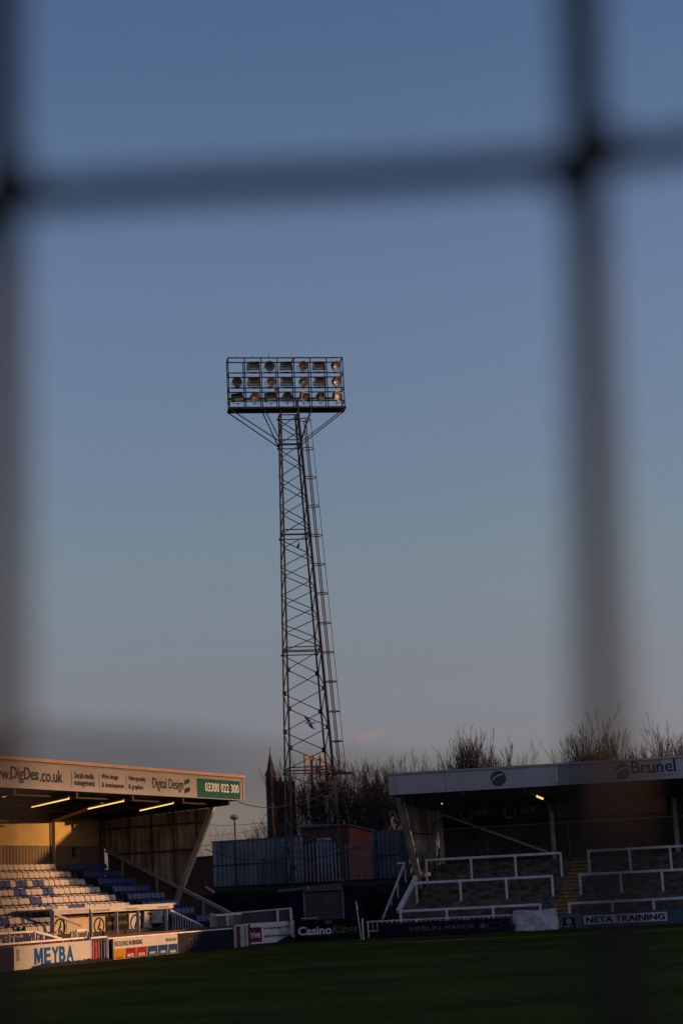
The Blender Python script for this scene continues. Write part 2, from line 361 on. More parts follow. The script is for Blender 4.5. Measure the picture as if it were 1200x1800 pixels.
t0 = ls(-40, 1360, w=FW)['t']; tm = ls(18, 1362, w=FW)['t']; t1 = ls(110, 1365, w=FW)['t']
text('www.', LP(ls(-26, 1365, w=FW)['t'], FW, 7.33), U, Z, NF, ls(19, 1365, w=FW)['t']-ls(-26, 1365, w=FW)['t'], .33, INK, fas, bold=.01)
text('DigDes', LP(ls(19, 1365, w=FW)['t'], FW, 7.22), U, Z, NF, ls(69, 1365, w=FW)['t']-ls(19, 1365, w=FW)['t']-.05, .66, mat('dark_green_print', (.003, .035, .045), .7, spec=.1), fas, bold=.015)
text('.co.uk', LP(ls(70, 1365, w=FW)['t'], FW, 7.33), U, Z, NF, ls(110, 1365, w=FW)['t']-ls(70, 1365, w=FW)['t'], .52, INK, fas, bold=.01)
for a, b2, x0, x1, x2 in (('Social media', 'management', 131, 165, 167), ('Web design', '& development', 179, 208, 218), ('Videography', '& graphics', 226, 256, 252)):
    ta = ls(x0, 1370, w=FW)['t']
    text(a, LP(ta, FW, 7.57), U, Z, NF, ls(x1, 1370, w=FW)['t']-ta, .27, INK, fas)
    text(b2, LP(ta, FW, 7.19), U, Z, NF, ls(x2, 1380, w=FW)['t']-ta, .29, INK, fas)
    shape(rect(-.22, 0, -.17, .68), LP(ta, FW, 7.18), U, Z, NF, GPRINT, fas)
ta = ls(268, 1370, w=FW)['t']; text('Digital Design', LP(ta, FW, 7.22), U, Z, NF, ls(322, 1380, w=FW)['t']-ta, .62, INK, fas)
ta = ls(324, 1375, w=FW)['t']; tb = ls(333, 1375, w=FW)['t']
shape([(0, 0), (tb-ta, .12), (tb-ta, .32), (0, .2)], LP(ta, FW, 7.6), U, Z, NF, mat('petrol_print', (.0, .06, .09), .7, spec=.1), fas)
shape([(0, 0), (tb-ta, .12), (tb-ta, .32), (0, .2)], LP(ta, FW, 7.2), U, Z, NF, INK, fas)
ta = ls(346, 1375, w=FW)['t']
shape(rect(0, 0, ft-ta-.28, .9), LP(ta, FW, 7.06), U, Z, NF, TEAL, fas, 'green_panel', off=.006)
tb = ls(360, 1375, w=FW)['t']; text('03300 022 300', LP(tb, FW, 7.36), U, Z, NF, ls(419, 1388, w=FW)['t']-tb, .42, WPRINT, fas, off=.016, bold=.012)
# roof
roof_t = ft
mb = MB(); ts_ = (TL0, roof_t)
rz = lambda w: 7.02-.042*(w-FW)          # underside
q = [LP(TL0, FW+.12, rz(1.5)+.02), LP(roof_t, FW+.12, rz(1.5)+.02), LP(roof_t, 9.35, rz(9.35)+.02), LP(TL0, 9.35, rz(9.35)+.02)]
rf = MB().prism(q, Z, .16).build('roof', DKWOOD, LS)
for k in range(9):
    t = 20.6-k*4.55
    if t < TL0: break
    MB().beam(LP(t, FW+.2, rz(1.6)-.10), LP(t, 9.1, rz(9.1)-.12), .14, .26).build('rafter', DARKST, rf)
for w in (2.6, 4.0, 5.4, 6.8, 8.2):
    MB().beam(LP(TL0, w, rz(w)-.05), LP(roof_t-.1, w, rz(w)-.05), .07, .12).build('purlin', DARKST, rf)
# end brace seen as a light diagonal
MB().beam(LP(16.05, 8.9, 6.35), LP(*[ls(180, 1413, w=2.6)[k] for k in 'twz']), .09, .12).build('brace', mat('brace_tan', (.34, .22, .14), .6), rf)
# tubes
for i, (xa, ya, xb, yb) in enumerate(((-32, 1414, 14, 1398), (56, 1419, 122, 1404), (155, 1422, 218, 1408), (246, 1425, 305, 1412))):
    # hung below the purlins, each along the slope of the roof
    best = min((abs(ls(xa, ya, t=t)['z']-ls(xb, yb, t=t)['z']-.0)+abs(ls(xb, yb, t=t)['z']-6.72)*.6, t) for t in np.arange(5, 22, .05))
    t = best[1]; p = ls(xa, ya, t=t); q = ls(xb, yb, t=t)
    tb = MB().tube([LP(t, p['w'], p['z']), LP(t, q['w'], q['z'])], .026, 6).build('light_tube', TUBE, LS)
    MB().beam(LP(t, p['w'], p['z']+.06), LP(t, q['w'], q['z']+.06), .09, .04).build('tube_housing', GALV, tb)
    for fr in (.15, .85):
        w_ = p['w']+(q['w']-p['w'])*fr; z_ = p['z']+(q['z']-p['z'])*fr+.08; MB().beam(LP(t, w_, z_), LP(t, w_, rz(w_)), .015).build('hanger', DARKST, tb)
# back wall
WB = 9.0
bw = MB().corr(LP(TL0, WB+.02, 0), U, TE-TL0, Z, 5.19, NF, pitch=.26, dep=.05).build('back_wall', CORR, LS)
MB().box(LP((TL0+21.0)/2, WB+.10, 5.95), U*((21.0-TL0)/2), N*.05, Z*.86).build('upper_wall', mat('upper_wall_brown', (.20, .15, .11), .8, var=.2), LS)
tc0 = 15.98; 
for k in range(7):
    ta = tc0-4.6*(k+1)+.24 if k else tc0-4.36; tb = tc0-4.6*k-.12
    MB().box(LP((ta+tb)/2, WB-.0, 5.83), U*((tb-ta)/2), N*.04, Z*.63).build('cream_panel', CREAM, bw)
MB().box(LP((tc0+.24+20.35)/2, WB, 5.83), U*((20.35-tc0-.24)/2), N*.04, Z*.63).build('cream_panel', CREAM, bw)
for k in range(7):
    MB().beam(LP(tc0-4.6*k+.12, WB-.13, 3.3), LP(tc0-4.6*k+.12, WB-.13, 6.72), .17, .17).build('column', mat('column_tan', (.36, .29, .22), .6), LS)
MB().beam(LP(20.5, WB-.15, 3.3), LP(20.5, WB-.15, 6.6), .14, .14).build('column', mat('column_brown', (.16, .12, .09), .7), LS)
# block letter on the back wall
p = ls(131, 1498, w=WB-.08)
pl = MB().box(LP(p['t'], WB-.09, p['z']), U*.13, N*.015, Z*.22).build('block_letter_plate', BLACK, LS)
text('J', LP(p['t']-.05, WB-.105, p['z']-.12), U, Z, NF, .11, .26, YELP, pl, off=.002, bold=.02)
# gable wall (weathered translucent sheets) following strut and rake
strut_top = (2.51, 6.9); strut_bot = (4.91, 2.44)
def gtop(w): return rz(w)-.22
def strut_w(z): return strut_bot[0]+(strut_top[0]-strut_bot[0])*(z-strut_bot[1])/(strut_top[1]-strut_bot[1])
hr = lambda w: 1.57+(w-1.82)*(4.97-1.57)/(8.83-1.82)     # top of sloping hand rail
def gbot(w):
    z = hr(w)
    if w < strut_bot[0]:
        z = max(z, strut_top[1]+(w-strut_top[0])*(strut_bot[1]-strut_top[1])/(strut_bot[0]-strut_top[0]))
    return z
GW = streaky('gable_sheets', (.22, .16, .11), (.66, .56, .43), sx=3.5, sz=.2)
mb = MB().corr(LP(TE+.22, 2.6, 0), N, 6.6, Z, 1, -U, pitch=.36, dep=.13, top=lambda x: gtop(2.6+x), bot=lambda x: gbot(2.6+x)); gw = mb.build('gable_wall', GW, LS)
for za in (6.05, 4.75):
    wl = max(strut_w(za), 2.7); MB().beam(LP(TE+.04, wl, za+.0), LP(TE+.04, 8.8, za-.02), .08, .1).build('gable_rail', mat('gable_rail_brown', (.10, .055, .03), .8), gw)
for w in (3.6, 4.9, 6.2, 7.5):
    MB().beam(LP(TE+.06, w, gbot(w)), LP(TE+.06, w, gtop(w)), .06, .06).build('gable_post', DARKST, gw)
lw = MB().corr(LP(TE+.10, 1.82, 0), N, 7.0, Z, 1, -U, pitch=.22, dep=.04, top=lambda x: hr(1.82+x)-.1, bot=lambda x: 0).build('lower_gable_wall', streaky('lower_gable', (.09, .07, .055), (.15, .12, .095)), LS)
MB().beam(LP(TE-.06, *strut_top), LP(TE-.06, strut_bot[0]-.1, strut_bot[1]-.2), .2, .24).build('raking_strut', mat('strut_paint', (.42, .37, .35), .6, var=.2), LS)
GR = mat('gable_rail_brown', (.10, .055, .03), .8)
hm = mat('handrail_paint', (.36, .33, .34), .5)
rl = MB().beam(LP(TE-.08, 1.82, 1.57), LP(TE-.08, 8.83, 4.97), .14, .16).build('raking_handrail', hm, LS)
for w in (3.3, 5.9, 7.9): MB().beam(LP(TE-.04, w, hr(w)-1.2), LP(TE-.04, w, hr(w)-.05), .09, .09).build('rail_post', hm, rl)
MB().beam(LP(TE-.08, 1.72, 0), LP(TE-.08, 1.72, 1.55), .17, .17).build('rail_post', mat('post_white', (.5, .47, .47), .5), rl)
# terracing
def rw(k): return 7.96-.82*k
def rfl(k): return 4.28-.392*k-.80
mb = MB()
for k in range(9):
    z = rfl(k) if k < 8 else rfl(8)
    wf = rw(k)-.50; wbk = rw(k)+.32 if k else WB
    mb.box(LP((TL0+TE)/2, (wf+wbk)/2, z/2), U*((TE-TL0)/2), N*((wbk-wf)/2), Z*z/2)
tr = mb.build('terracing', STEP, LS)
mb = MB()
for k in range(9):
    for h in (0,): mb.box(LP(15.62, rw(k)-.52+.3, rfl(k)+.1), U*.38, N*.28, Z*.09)
mb.build('aisle_step', STEP, tr)
mb = MB().box(LP((TL0+TE)/2, rw(8)-.58, .5), U*((TE-TL0)/2), N*.07, Z*.5); mb.build('front_wall', BRICKD, LS)

# ------------------------------------------------------------------ seats
def seat_proto(m):
    b = MB(); x = .185
    b.prism([(-x, .02, .415), (x, .02, .415), (x+.0, -.33, .44), (x-.05, -.37, .44), (-x+.05, -.37, .44), (-x, -.33, .44)], (0, 0, 1), .035)
    return b
def seat_back():
    b = MB(); x = .20
    b.prism([(-x+.02, .035, .55), (x-.02, .035, .55), (x+.005, .085, .74), (x-.03, .1, .80), (-x+.03, .1, .80), (-x-.005, .085, .74)], (0, .035, .004), 1)
    return b
def seat_brk():
    b = MB(); b.box((0, -.06, .21), (.075, 0, 0), (0, .03, 0), (0, 0, .21)); b.box((0, .05, .46), (.03, 0, 0), (0, .02, 0), (0, 0, .06)); return b
ORD = ['first', 'second', 'third', 'fourth', 'fifth', 'sixth', 'seventh', 'eighth', 'ninth', 'tenth', 'eleventh', 'twelfth', 'thirteenth', 'fourteenth', 'fifteenth', 'sixteenth', 'seventeenth', 'eighteenth', 'nineteenth', 'twentieth', 'twenty-first', 'twenty-second', 'twenty-third', 'twenty-fourth', 'twenty-fifth', 'twenty-sixth', 'twenty-seventh', 'twenty-eighth', 'twenty-ninth', 'thirtieth', 'thirty-first', 'thirty-second', 'thirty-third', 'thirty-fourth']
ROWN = ['back row', 'second row from the back', 'third row from the back', 'fourth row from the back', 'fifth row from the back', 'sixth row from the back', 'seventh row from the back', 'eighth row from the back']
meshes = {}
for nm, m in (('white', SEATW), ('blue', SEATB), ('grey', SEATG)):
    ms = []
    for part, bb, mm in (('seat_pan', seat_proto(m), m), ('backrest', seat_back(), m), ('pedestal', seat_brk(), m)):
        me = bb.mesh(part); me.materials.append(mm); ms.append((part, me))
    meshes[nm] = ms
yaw = math.atan2(U[1], U[0])
protos = {}
def put_seat(t, w, z, col, label, group):
    loc = tuple(LP(t, w, z))
    if col not in protos:
        r = thing('stadium_seat', label, 'seat', loc, group); r.rotation_euler = (0, 0, yaw)
        for part, me in meshes[col]:
            o = bpy.data.objects.new(part, me); C.objects.link(o); o.parent = r
        protos[col] = r; return r
    src = protos[col]; r = src.copy(); C.objects.link(r); r.location = loc; r['label'] = label; r['group'] = group
    r.rotation_euler = (random.uniform(-.02, .02), 0, yaw+random.uniform(-.03, .03))
    for ch in src.children:
        c = ch.copy(); C.objects.link(c); c.parent = r
    return r
def seat_colour(k, x):
    if k == 2: return 'blue' if (x < 24 or 27 < x < 75) and not (33 < x < 58 and int(x/9) % 2 == 0) else 'white'
    if k == 3: return 'blue' if 78 < x < 101 or 28 < x < 47 else 'white'
    if k == 4: return 'blue' if 53 < x < 77 else 'white'
    if k == 5: return 'blue' if 124 < x < 153 else ('grey' if 80 < x < 99 else 'white')
    if k == 6: return 'blue' if 0 < x < 17 else ('grey' if 48 < x < 90 else 'white')
    return 'white'
ns = 0
for k in range(8):
    w = rw(k); z = rfl(k)
    i = 0; t = 14.78
    while i < 34:
        x, y = proj(LP(t, w, z+.7))
        if x < -12: break
        hid = (k >= 6 and x > 96) or (k == 7 and 22 < x < 44)
        if not hid:
            col = seat_colour(k, x)
            cn = {'white': 'white plastic seat', 'blue': 'blue plastic seat', 'grey': 'grey-blue plastic seat'}[col]
            put_seat(t, w, z, col, f'{cn}, {ORD[i]} left of the aisle, {ROWN[k]}', 'seats in the sunlit block left of the aisle'); ns += 1
        t -= .435; i += 1
    t = 16.3; i = 0
    while t < 19.4+(.0 if k < 7 else 0):
        x, y = proj(LP(t, w, z+.7))
        if not (k == 7 and x < 345):
            put_seat(t, w, z, 'blue', f'dark blue seat, {ORD[i]} right of the aisle, {ROWN[k]}', 'blue seats in the shaded block right of the aisle'); ns += 1
        t += .435; i += 1
print('seats', ns)
# ------------------------------------------------------------------ boards and rails on the left
def board(t0, t1, z0, z1, m, label, w=0.0, th=.06, name='advertising_board'):
    r = thing(name, label, 'board', LP((t0+t1)/2, w, 0), 'advertising boards round the pitch')
    bd = MB().box(LP((t0+t1)/2, w+th/2, (z0+z1)/2), U*((t1-t0)/2), N*th/2, Z*((z1-z0)/2)).build('panel', m, r)
    mb = MB()
    k = max(2, int((t1-t0)/1.5)+1)
    for i in range(k):
        t = t0+.1+(t1-t0-.2)*i/(k-1); mb.beam(LP(t, w+th+.03, 0), LP(t, w+th+.03, z1-.05), .05)
    mb.build('support', DARKST, r)
    return r, bd
def lt(x, y, w=0.0): return ls(x, y, w=w)['t']
r, bd = board(-7, -.02, .0, .83, NAVY, 'plain navy board at the left edge of the picture beside the white board')
T1 = lt(160, 1670)
r, bd = board(.02, T1, .0, .88, WHITE, 'white pitch-side board lettered MEYBA in tall blue capitals')
ta, tb = lt(61, 1690), lt(129, 1680)
cw = (tb-ta)/5.3
shape([(0, 0), (0, 1), (.30, 1), (.52, .45), (.74, 1), (1.04, 1), (1.04, 0), (.80, 0), (.80, .60), (.58, .06), (.46, .06), (.24, .60), (.24, 0)], LP(ta, 0, .13), U*cw*1.08, Z*.62, NF, BLUEP, bd, 'lettering')
for i_, ch_ in enumerate('EYBA'): text(ch_, LP(ta+cw*(1.3+i_*1.02), 0, .13), U, Z, NF, cw*(.86 if ch_ in 'EB' else .98), .62, BLUEP, bd, bold=.03)
text('R', LP(tb+.03, 0, .70), U, Z, NF, .05, .07, GPRINT, bd)
ta = lt(29, 1690); e = LP(ta, 0, .42)
shape(rect(0, 0, .22, .04), e, U, Z, NF, RED, bd); shape(rect(0, .3, .22, .34), e, U, Z, NF, RED, bd); shape(rect(.03, .06, .19, .28), e, U, Z, NF, GPRINT, bd)
text('MFG', LP(ta+.02, 0, .34), U, Z, NF, .18, .06, INK, bd)
TX0, TX1 = lt(200, 1665), lt(312.5, 1660)
r, bd = board(TX0, TX1, .02, .86, WHITE, 'white board reading EXCELLENCE IN BRAKING above coloured brand squares')
wd = TX1-TX0
text('EXCELLENCE IN BRAKING', LP(TX0+.06, 0, .55), U, Z, NF, wd*.42, .20, INK, bd)
text('TMD FRICTION', LP(TX0+wd*.80, 0, .56), U, Z, NF, wd*.17, .13, INK, bd)
cols = [YELP, RED, RED, BLUE2, BLUE2, BLUE2]; nm = ['textar', 'MINTEX', 'DON', 'JURID', 'COBREQ', 'bendix']
for i in range(6):
    a = wd*(i/6+.004); c = wd/6-.06; sk = .05 if i else 0
    shape([(a, .03), (a+c, .03), (a+c+.05 if i < 5 else a+c, .44), (a+sk, .44)], LP(TX0, 0, 0), U, Z, NF, cols[i], bd, 'colour_square', off=.006)
    text(nm[i], LP(TX0+a+.2*c, 0, .07 if i else .05), U, Z, NF, c*.6, .13 if i else .06, INK if i == 0 else WPRINT, bd, off=.013, bold=.01)
TD1 = lt(410, 1645)
r, bd = board(TX1+.03, TD1, .0, .86, NAVY, 'long dark navy board with a faint orange emblem right of the coloured brand board')
e = LP(TX1+1.15, 0, .42)
M = MB(); M.ring(e, U*1., Z*1., .16, .20, NF, .012, 20); M.build('emblem', mat('faint_orange', (.09, .03, .01), .5), bd)
for a in (.5, 1.0): shape(rect(a, -.2, a+.04, .24), e, U, Z, NF, mat('faint_navy', (.02, .03, .06), .5), bd)
# white coping rails on the boards (perimeter rail)
def rail(pts_w_z_t, r_=.035): pass
pr = thing('perimeter_rail', 'white tubular rail running behind the lettered boards at the left', 'rail', LP(3, .25, 0))
MB().beam(LP(-7, .28, .99), LP(T1+.1, .28, .99), .07, .07).build('top_rail', RAILW, pr)
for k in range(9): MB().beam(LP(-7+.1+k*1.52, .28, 0), LP(-7+.1+k*1.52, .28, .96), .06).build('post', RAILW, pr)
pr = thing('perimeter_rail', 'white coping rail over the brand-squares board and the dark navy board', 'rail', LP(12, .25, 0))
MB().beam(LP(TX0-.3, .12, .89), LP(TD1+.1, .12, .89), .09, .05).build('top_rail', RAILW, pr)
for k in range(8): MB().beam(LP(TX0-.2+k*1.6, .20, 0), LP(TX0-.2+k*1.6, .20, .86), .05).build('post', RAILW, pr)
# folded dark tarpaulins at the foot of the boards
def tarp(t0, t1, w, h, label, m=None, seed=1):
    rnd = random.Random(seed); M = MB(); n = 26; rows = []
    for i in range(n+1):
        t = t0+(t1-t0)*i/n; hh = h*(.35+.65*abs(math.sin(i*.9+seed))*rnd.uniform(.6, 1))*min(1, i/2+.15, (n-i)/2+.15)
        rows.append([LP(t, w+.10, .006), LP(t, w+.08, hh*.8), LP(t, w-.02, hh), LP(t, w-.13, hh*.55), LP(t, w-.22-.05*rnd.random(), .008)])
    vs = [p for r0_ in rows for p in r0_]; fs = []
    for i in range(n):
        for j in range(4): a = i*5+j; fs.append((a, a+1, a+6, a+5))
    fs.append((0, 1, 2, 3, 4)); e0 = n*5; fs.append((e0+4, e0+3, e0+2, e0+1, e0))
    for i in range(n): fs.append((i*5, i*5+5, i*5+9, i*5+4))
    M.add(vs, fs); return single('tarpaulin', M, m or mat('dark_tarp', (.012, .012, .022), .6, var=.3, bump=.4), label, 'tarpaulin', LP((t0+t1)/2, w, 0))
tarp(lt(55, 1700), lt(190, 1685), -.16, .20, 'dark crumpled sheet lying along the foot of the white board with blue capitals')
# gate between the boards
G0, G1 = lt(163, 1670), lt(192, 1665)
gt = thing('pitch_gate', 'white barred gate between the two sunlit lettered boards', 'gate', LP((G0+G1)/2, .1, 0))
fr = MB().beam(LP(G0, .1, .02), LP(G0, .1, 1.0), .09).beam(LP(G1, .1, .02), LP(G1, .1, 1.0), .10).beam(LP(G0, .1, .97), LP(G1, .1, .97), .06); fr.build('gate_frame', RAILW, gt)
mb = MB()
for k in range(1, 6): mb.beam(LP(G0+(G1-G0)*k/6, .1, .04), LP(G0+(G1-G0)*k/6, .1, .95), .03)
mb.build('bars', RAILW, gt)
MB().beam(LP(G0-.13, .1, 0), LP(G0-.13, .1, 1.06), .07).build('hinge_post', GALV, gt)
MB().box(LP((G0+G1)/2+.1, .35, .42), U*.35, N*.03, Z*.38).build('red_panel', RED, gt)
rb = MB()
for i in range(9): 
    if i % 3 != 1: rb.box(LP(lt(93, 1660)+i*.26, .42, .86), U*.11, N*.02, Z*.07)
rb_ = thing('kit_crate_row', 'row of red boxes showing under the white rail behind the blue-lettered board', 'boxes', LP(4, .42, 0))
rb.build('box_row', RED, rb_); MB().box(LP(lt(93, 1660)+1.05, .42, .39), U*1.2, N*.05, Z*.39).build('shelf', BLACK, rb_)

# left balustrade with sloping end
bl = thing('balustrade', 'white spindled balustrade stepping down in front of the lowest sunlit seats', 'railing', LP(-1, 1.6, 0))
wB = 1.55
pa = ls(-60, 1650, w=wB); pb = ls(60, 1637, w=wB); pc = ls(108, 1650, w=wB)
zt = pb['z']; zb = ls(60, 1660, w=wB)['z']; ta0 = -4.0
MB().beam(LP(ta0, wB, zt), LP(pb['t'], wB, zt), .08).beam(LP(pb['t'], wB, zt), LP(pc['t'], wB, pc['z']), .07).build('top_rail', RAILW, bl)
mb = MB(); t = ta0
while t < pc['t']:
    zz = zt if t < pb['t'] else zt+(pc['z']-zt)*(t-pb['t'])/(pc['t']-pb['t'])
    mb.beam(LP(t, wB, 0.02), LP(t, wB, zz), .022); t += .14
mb.build('spindles', RAILW, bl)
for t in (pb['t'], pb['t']-1.75, pb['t']-3.5): MB().beam(LP(t, wB, 0), LP(t, wB, zt+.02), .12).build('post', RAILW, bl)

# ------------------------------------------------------------------ dugout
WD = 2.0
d0, d1 = ls(90, 1600, w=WD)['t'], ls(303, 1590, w=WD)['t']; dz = 2.02
dg = thing('dugout', 'white framed dugout shelter with crest panels in front of the seats', 'dugout', LP((d0+d1)/2, WD, 0))
ds = ls(158, 1600, w=WD)['t']
MB().box(LP((d0+d1)/2+.15, WD+.9, dz+.14), U*((d1-d0)/2+.1), N*.95, Z*.035).build('roof', WHITE, dg)
MB().box(LP((ds+d1)/2, WD-.02, dz+.02), U*((d1-ds)/2), N*.04, Z*.085).build('front_fascia', WHITE, dg)
MB().box(LP((ds+d0)/2, WD+.05, dz+.02), U*((ds-d0)/2), N*.04, Z*.085).build('side_fascia', mat('grey_trim', (.30, .27, .28), .6), dg)
for xa, xb in ((158, 198), (215, 245), (272, 300)):
    ta, tb = ls(xa, 1600, w=WD)['t']+.15, ls(xb, 1597, w=WD)['t']
    text('CAMERON'*1+'S BREWERY', LP(ta, WD-.06, dz-.02), U, Z, NF, (tb-ta)*.8, .07, GPRINT, dg)
for x in (160, 205, 243, 293): 
    t = ls(x, 1630, w=WD)['t']; MB().beam(LP(t, WD, 0), LP(t, WD, dz), .13).build('post', WHITE, dg)
t = d0+.1; MB().beam(LP(t, WD, 0), LP(t, WD, dz+.1), .16).build('post', mat('grey_post', (.26, .24, .25), .6), dg)
MB().beam(LP(d0+.1, WD-.02, dz), LP(ls(143, 1627, w=WD)['t'], WD-.02, ls(143, 1627, w=WD)['z']), .08, .1).build('raking_brace', MT['grey_post'], dg)
wk = 3.05
def dgp(x0, x1, y0, y1, m, name='back_panel', w=wk):
    a = ls(x0, y0, w=w); b2 = ls(x1, y0, w=w); zb_ = ls((x0+x1)/2, y1, w=w)['z']; zt_ = ls((x0+x1)/2, y0, w=w)['z']
    o = MB().box(LP((a['t']+b2['t'])/2, w+.02, (zb_+zt_)/2), U*((b2['t']-a['t'])/2), N*.02, Z*((zt_-zb_)/2)).build(name, m, dg)
    return o, a['t'], b2['t'], zb_, zt_
dgp(86, 300, 1604, 1660, mat('dugout_inside', (.05, .035, .03), .9), 'rear_wall', w=wk+.1)
def crest(o, ta, tb, zb, zt):
    c = LP((ta+tb)/2, wk, (zb+zt)/2); hw, hh = (tb-ta)/2*.86, (zt-zb)/2*.92
    M = MB(); M.ring(c+NF*.006, U*hw, Z*hh, .8, 1., NF, .006, 28); M.build('crest_ring', INK, o)
    pts = [(-.35, -.5), (-.1, -.55), (.0, -.2), (.25, .0), (.2, .45), (.38, .7), (.1, .62), (-.02, .2), (-.2, -.05)]
    shape([(x*hw, y*hh) for x, y in pts], c, U, Z, NF, INK, o, 'crest_figure')
    shape([(x*hw, y*hh) for x, y in [(.1, -.25), (.45, -.45), (.2, -.75), (.02, -.6)]], c, U, Z, NF, INK, o, 'crest_figure')
o, a, b2, c_, d_ = dgp(93, 117, 1613, 1648, mat('dugout_cream', (.36, .31, .22), .7)); crest(o, a, b2, c_, d_)
dgp(118, 162, 1613, 1652, MT['dugout_cream'])
o, a, b2, c_, d_ = dgp(163, 185, 1611, 1643, MT['dugout_cream']); crest(o, a, b2, c_, d_)
o, a, b2, c_, d_ = dgp(186, 226, 1610, 1650, BLACK)
shape(rect(0, .14*(d_-c_), (b2-a), .36*(d_-c_)), LP(a, wk, c_), U, Z, NF, ORNG, o, 'orange_strip', off=.006)
text('UTILITA', LP(a+.1, wk, c_+(d_-c_)*.62), U, Z, NF, (b2-a)*.38, .14, GPRINT, o); text('UTILITA', LP(a+(b2-a)*.55, wk, c_+(d_-c_)*.62), U, Z, NF, (b2-a)*.38, .14, GPRINT, o)
text('SUPPORTED BY', LP(a+.2, wk, c_+(d_-c_)*.2), U, Z, NF, (b2-a)*.8, .07, BLACK, o, off=.013)
o, a, b2, c_, d_ = dgp(227, 251, 1605, 1641, mat('blue_white_panel', (.36, .38, .45), .5)); crest(o, a, b2, c_, d_)
o, a, b2, c_, d_ = dgp(252, 286, 1601, 1639, MT['blue_white_panel'], w=wk-.1)
cc = LP(a+(b2-a)*.38, wk-.1, c_+(d_-c_)*.62); M = MB(); M.ring(cc+NF*.006, U*.13, Z*.3, .72, 1., NF, .006, 24); M.ring(cc+NF*.006, U*.04, Z*.1, .0, 1., NF, .006, 12); M.build('pill_logo', INK, o)
shape([(-.1, .2), (.1, .2), (0, .45)], cc, U, Z, NF, INK, o, 'logo_tip')
text('utilitaenergy.co.uk', LP(a+.06, wk-.1, c_+.16), U, Z, NF, (b2-a)*.72, .1, INK, o)
shape(rect(0, 0, b2-a, .05), LP(a, wk-.1, c_), U, Z, NF, BLUE2, o, 'lower_edge')
MB().box(LP((d0+d1)/2, wk+.05, .3), U*((d1-d0)/2), N*.05, Z*.32).build('base_wall', mat('maroon_base', (.10, .03, .025), .8), dg)
# small seats and panel inside the dugout
gp = MB().box(LP(ls(131, 1645, w=1.7)['t'], 1.7, .95), U*.28, N*.03, Z*.28).build('side_flap', MT['grey_post'], dg)
ir = thing('inner_gate', 'short white railing with slim bars at the open end of the dugout', 'railing', LP(8, 1.2, 0))
ia, ib = ls(134, 1632, w=1.2), ls(152, 1632, w=1.2)
mb = MB().beam(LP(ia['t'], 1.2, 1.28), LP(ib['t'], 1.2, 1.28), .08).beam(LP(ib['t'], 1.2, 0), LP(ib['t'], 1.2, 1.28), .09).beam(LP(ia['t'], 1.2, 0), LP(ia['t'], 1.2, 1.28), .05); mb.build('frame', RAILW, ir)
mb = MB()
for k in range(1, 6): mb.beam(LP(ia['t']+(ib['t']-ia['t'])*k/6, 1.2, .05), LP(ia['t']+(ib['t']-ia['t'])*k/6, 1.2, 1.25), .02)
mb.build('bars', RAILW, ir)
# stair railing right of the dugout
wS = 2.0
sr = thing('stair_railing', 'white sloping railing with spindles going down right of the dugout', 'railing', LP(16, wS, 0))
a = ls(299, 1600, w=wS); b2 = ls(357, 1628, w=wS)
MB().beam(LP(a['t'], wS, a['z']), LP(b2['t'], wS, b2['z']), .09).beam(LP(b2['t'], wS, 0), LP(b2['t'], wS, b2['z']), .09).build('top_rail', RAILW, sr)
mb = MB()
for k in range(1, 13):
    u1 = k/13; t = a['t']+(b2['t']-a['t'])*u1; mb.beam(LP(t, wS, .02), LP(t, wS, a['z']+(b2['z']-a['z'])*u1), .03)
mb.build('spindles', RAILW, sr)
ys = MB()
for k in range(5): ys.box(LP(15.4+k*.5, 2.7, .85-k*.17), U*.25, N*.5, Z*.02)
yo = single('step_treads', ys, YEL, 'yellow edged steps behind the sloping railing right of the dugout', 'steps', LP(16, 2.7, 0))
# end enclosure by the gate: panel, gate frames
ew = thing('end_balustrade', 'grey slatted railing closing the stand end beside the raking handrail', 'railing', LP(18.5, 1.2, 0))
a = ls(377, 1614, w=1.2); b2 = ls(423, 1611, w=1.2)
MB().beam(LP(a['t'], 1.2, 1.52), LP(TE-.1, 1.2, 1.52), .09).build('top_rail', RAILW, ew)
mb = MB(); t = a['t']
while t < TE-.1: mb.beam(LP(t, 1.2, .02), LP(t, 1.2, 1.5), .07, .02); t += .125
mb.build('slats', mat('slat_grey', (.26, .24, .25), .6), ew)
t = ls(399, 1630, w=1.2)['t']; MB().beam(LP(t, 1.15, 0), LP(t, 1.15, 1.5), .1).build('post', RAILW, ew)
t = ls(377, 1640, w=1.4)['t']
MB().prism([LP(t-.35, 1.4, 0), LP(t+.35, 1.4, 0), LP(t+.35, 1.4, 1.15), LP(t-.05, 1.4, 1.62), LP(t-.35, 1.4, 1.62)], N, .05).build('end_panel', mat('panel_grey', (.40, .38, .40), .6), ew)
# white gate frame at the end of the left boards
gf = thing('gate_frame', 'narrow white gate frame standing left of the red and white board', 'gate', LP(18.8, .1, 0))
ga, gb = ls(414, 1660, w=.1)['t'], ls(425, 1660, w=.1)['t']
g3 = ls(441, 1655, w=-.1)['t']
for t, hgt in ((ga, 1.0), (gb, 1.02), (gb+.22, 1.02), (g3, 1.0)): MB().beam(LP(t, .1, 0), LP(t, .1, hgt), .1).build('post', RAILW, gf)
MB().beam(LP(ga, .1, 1.0), LP(g3+.1, .1, 1.0), .06).build('top_rail', RAILW, gf)

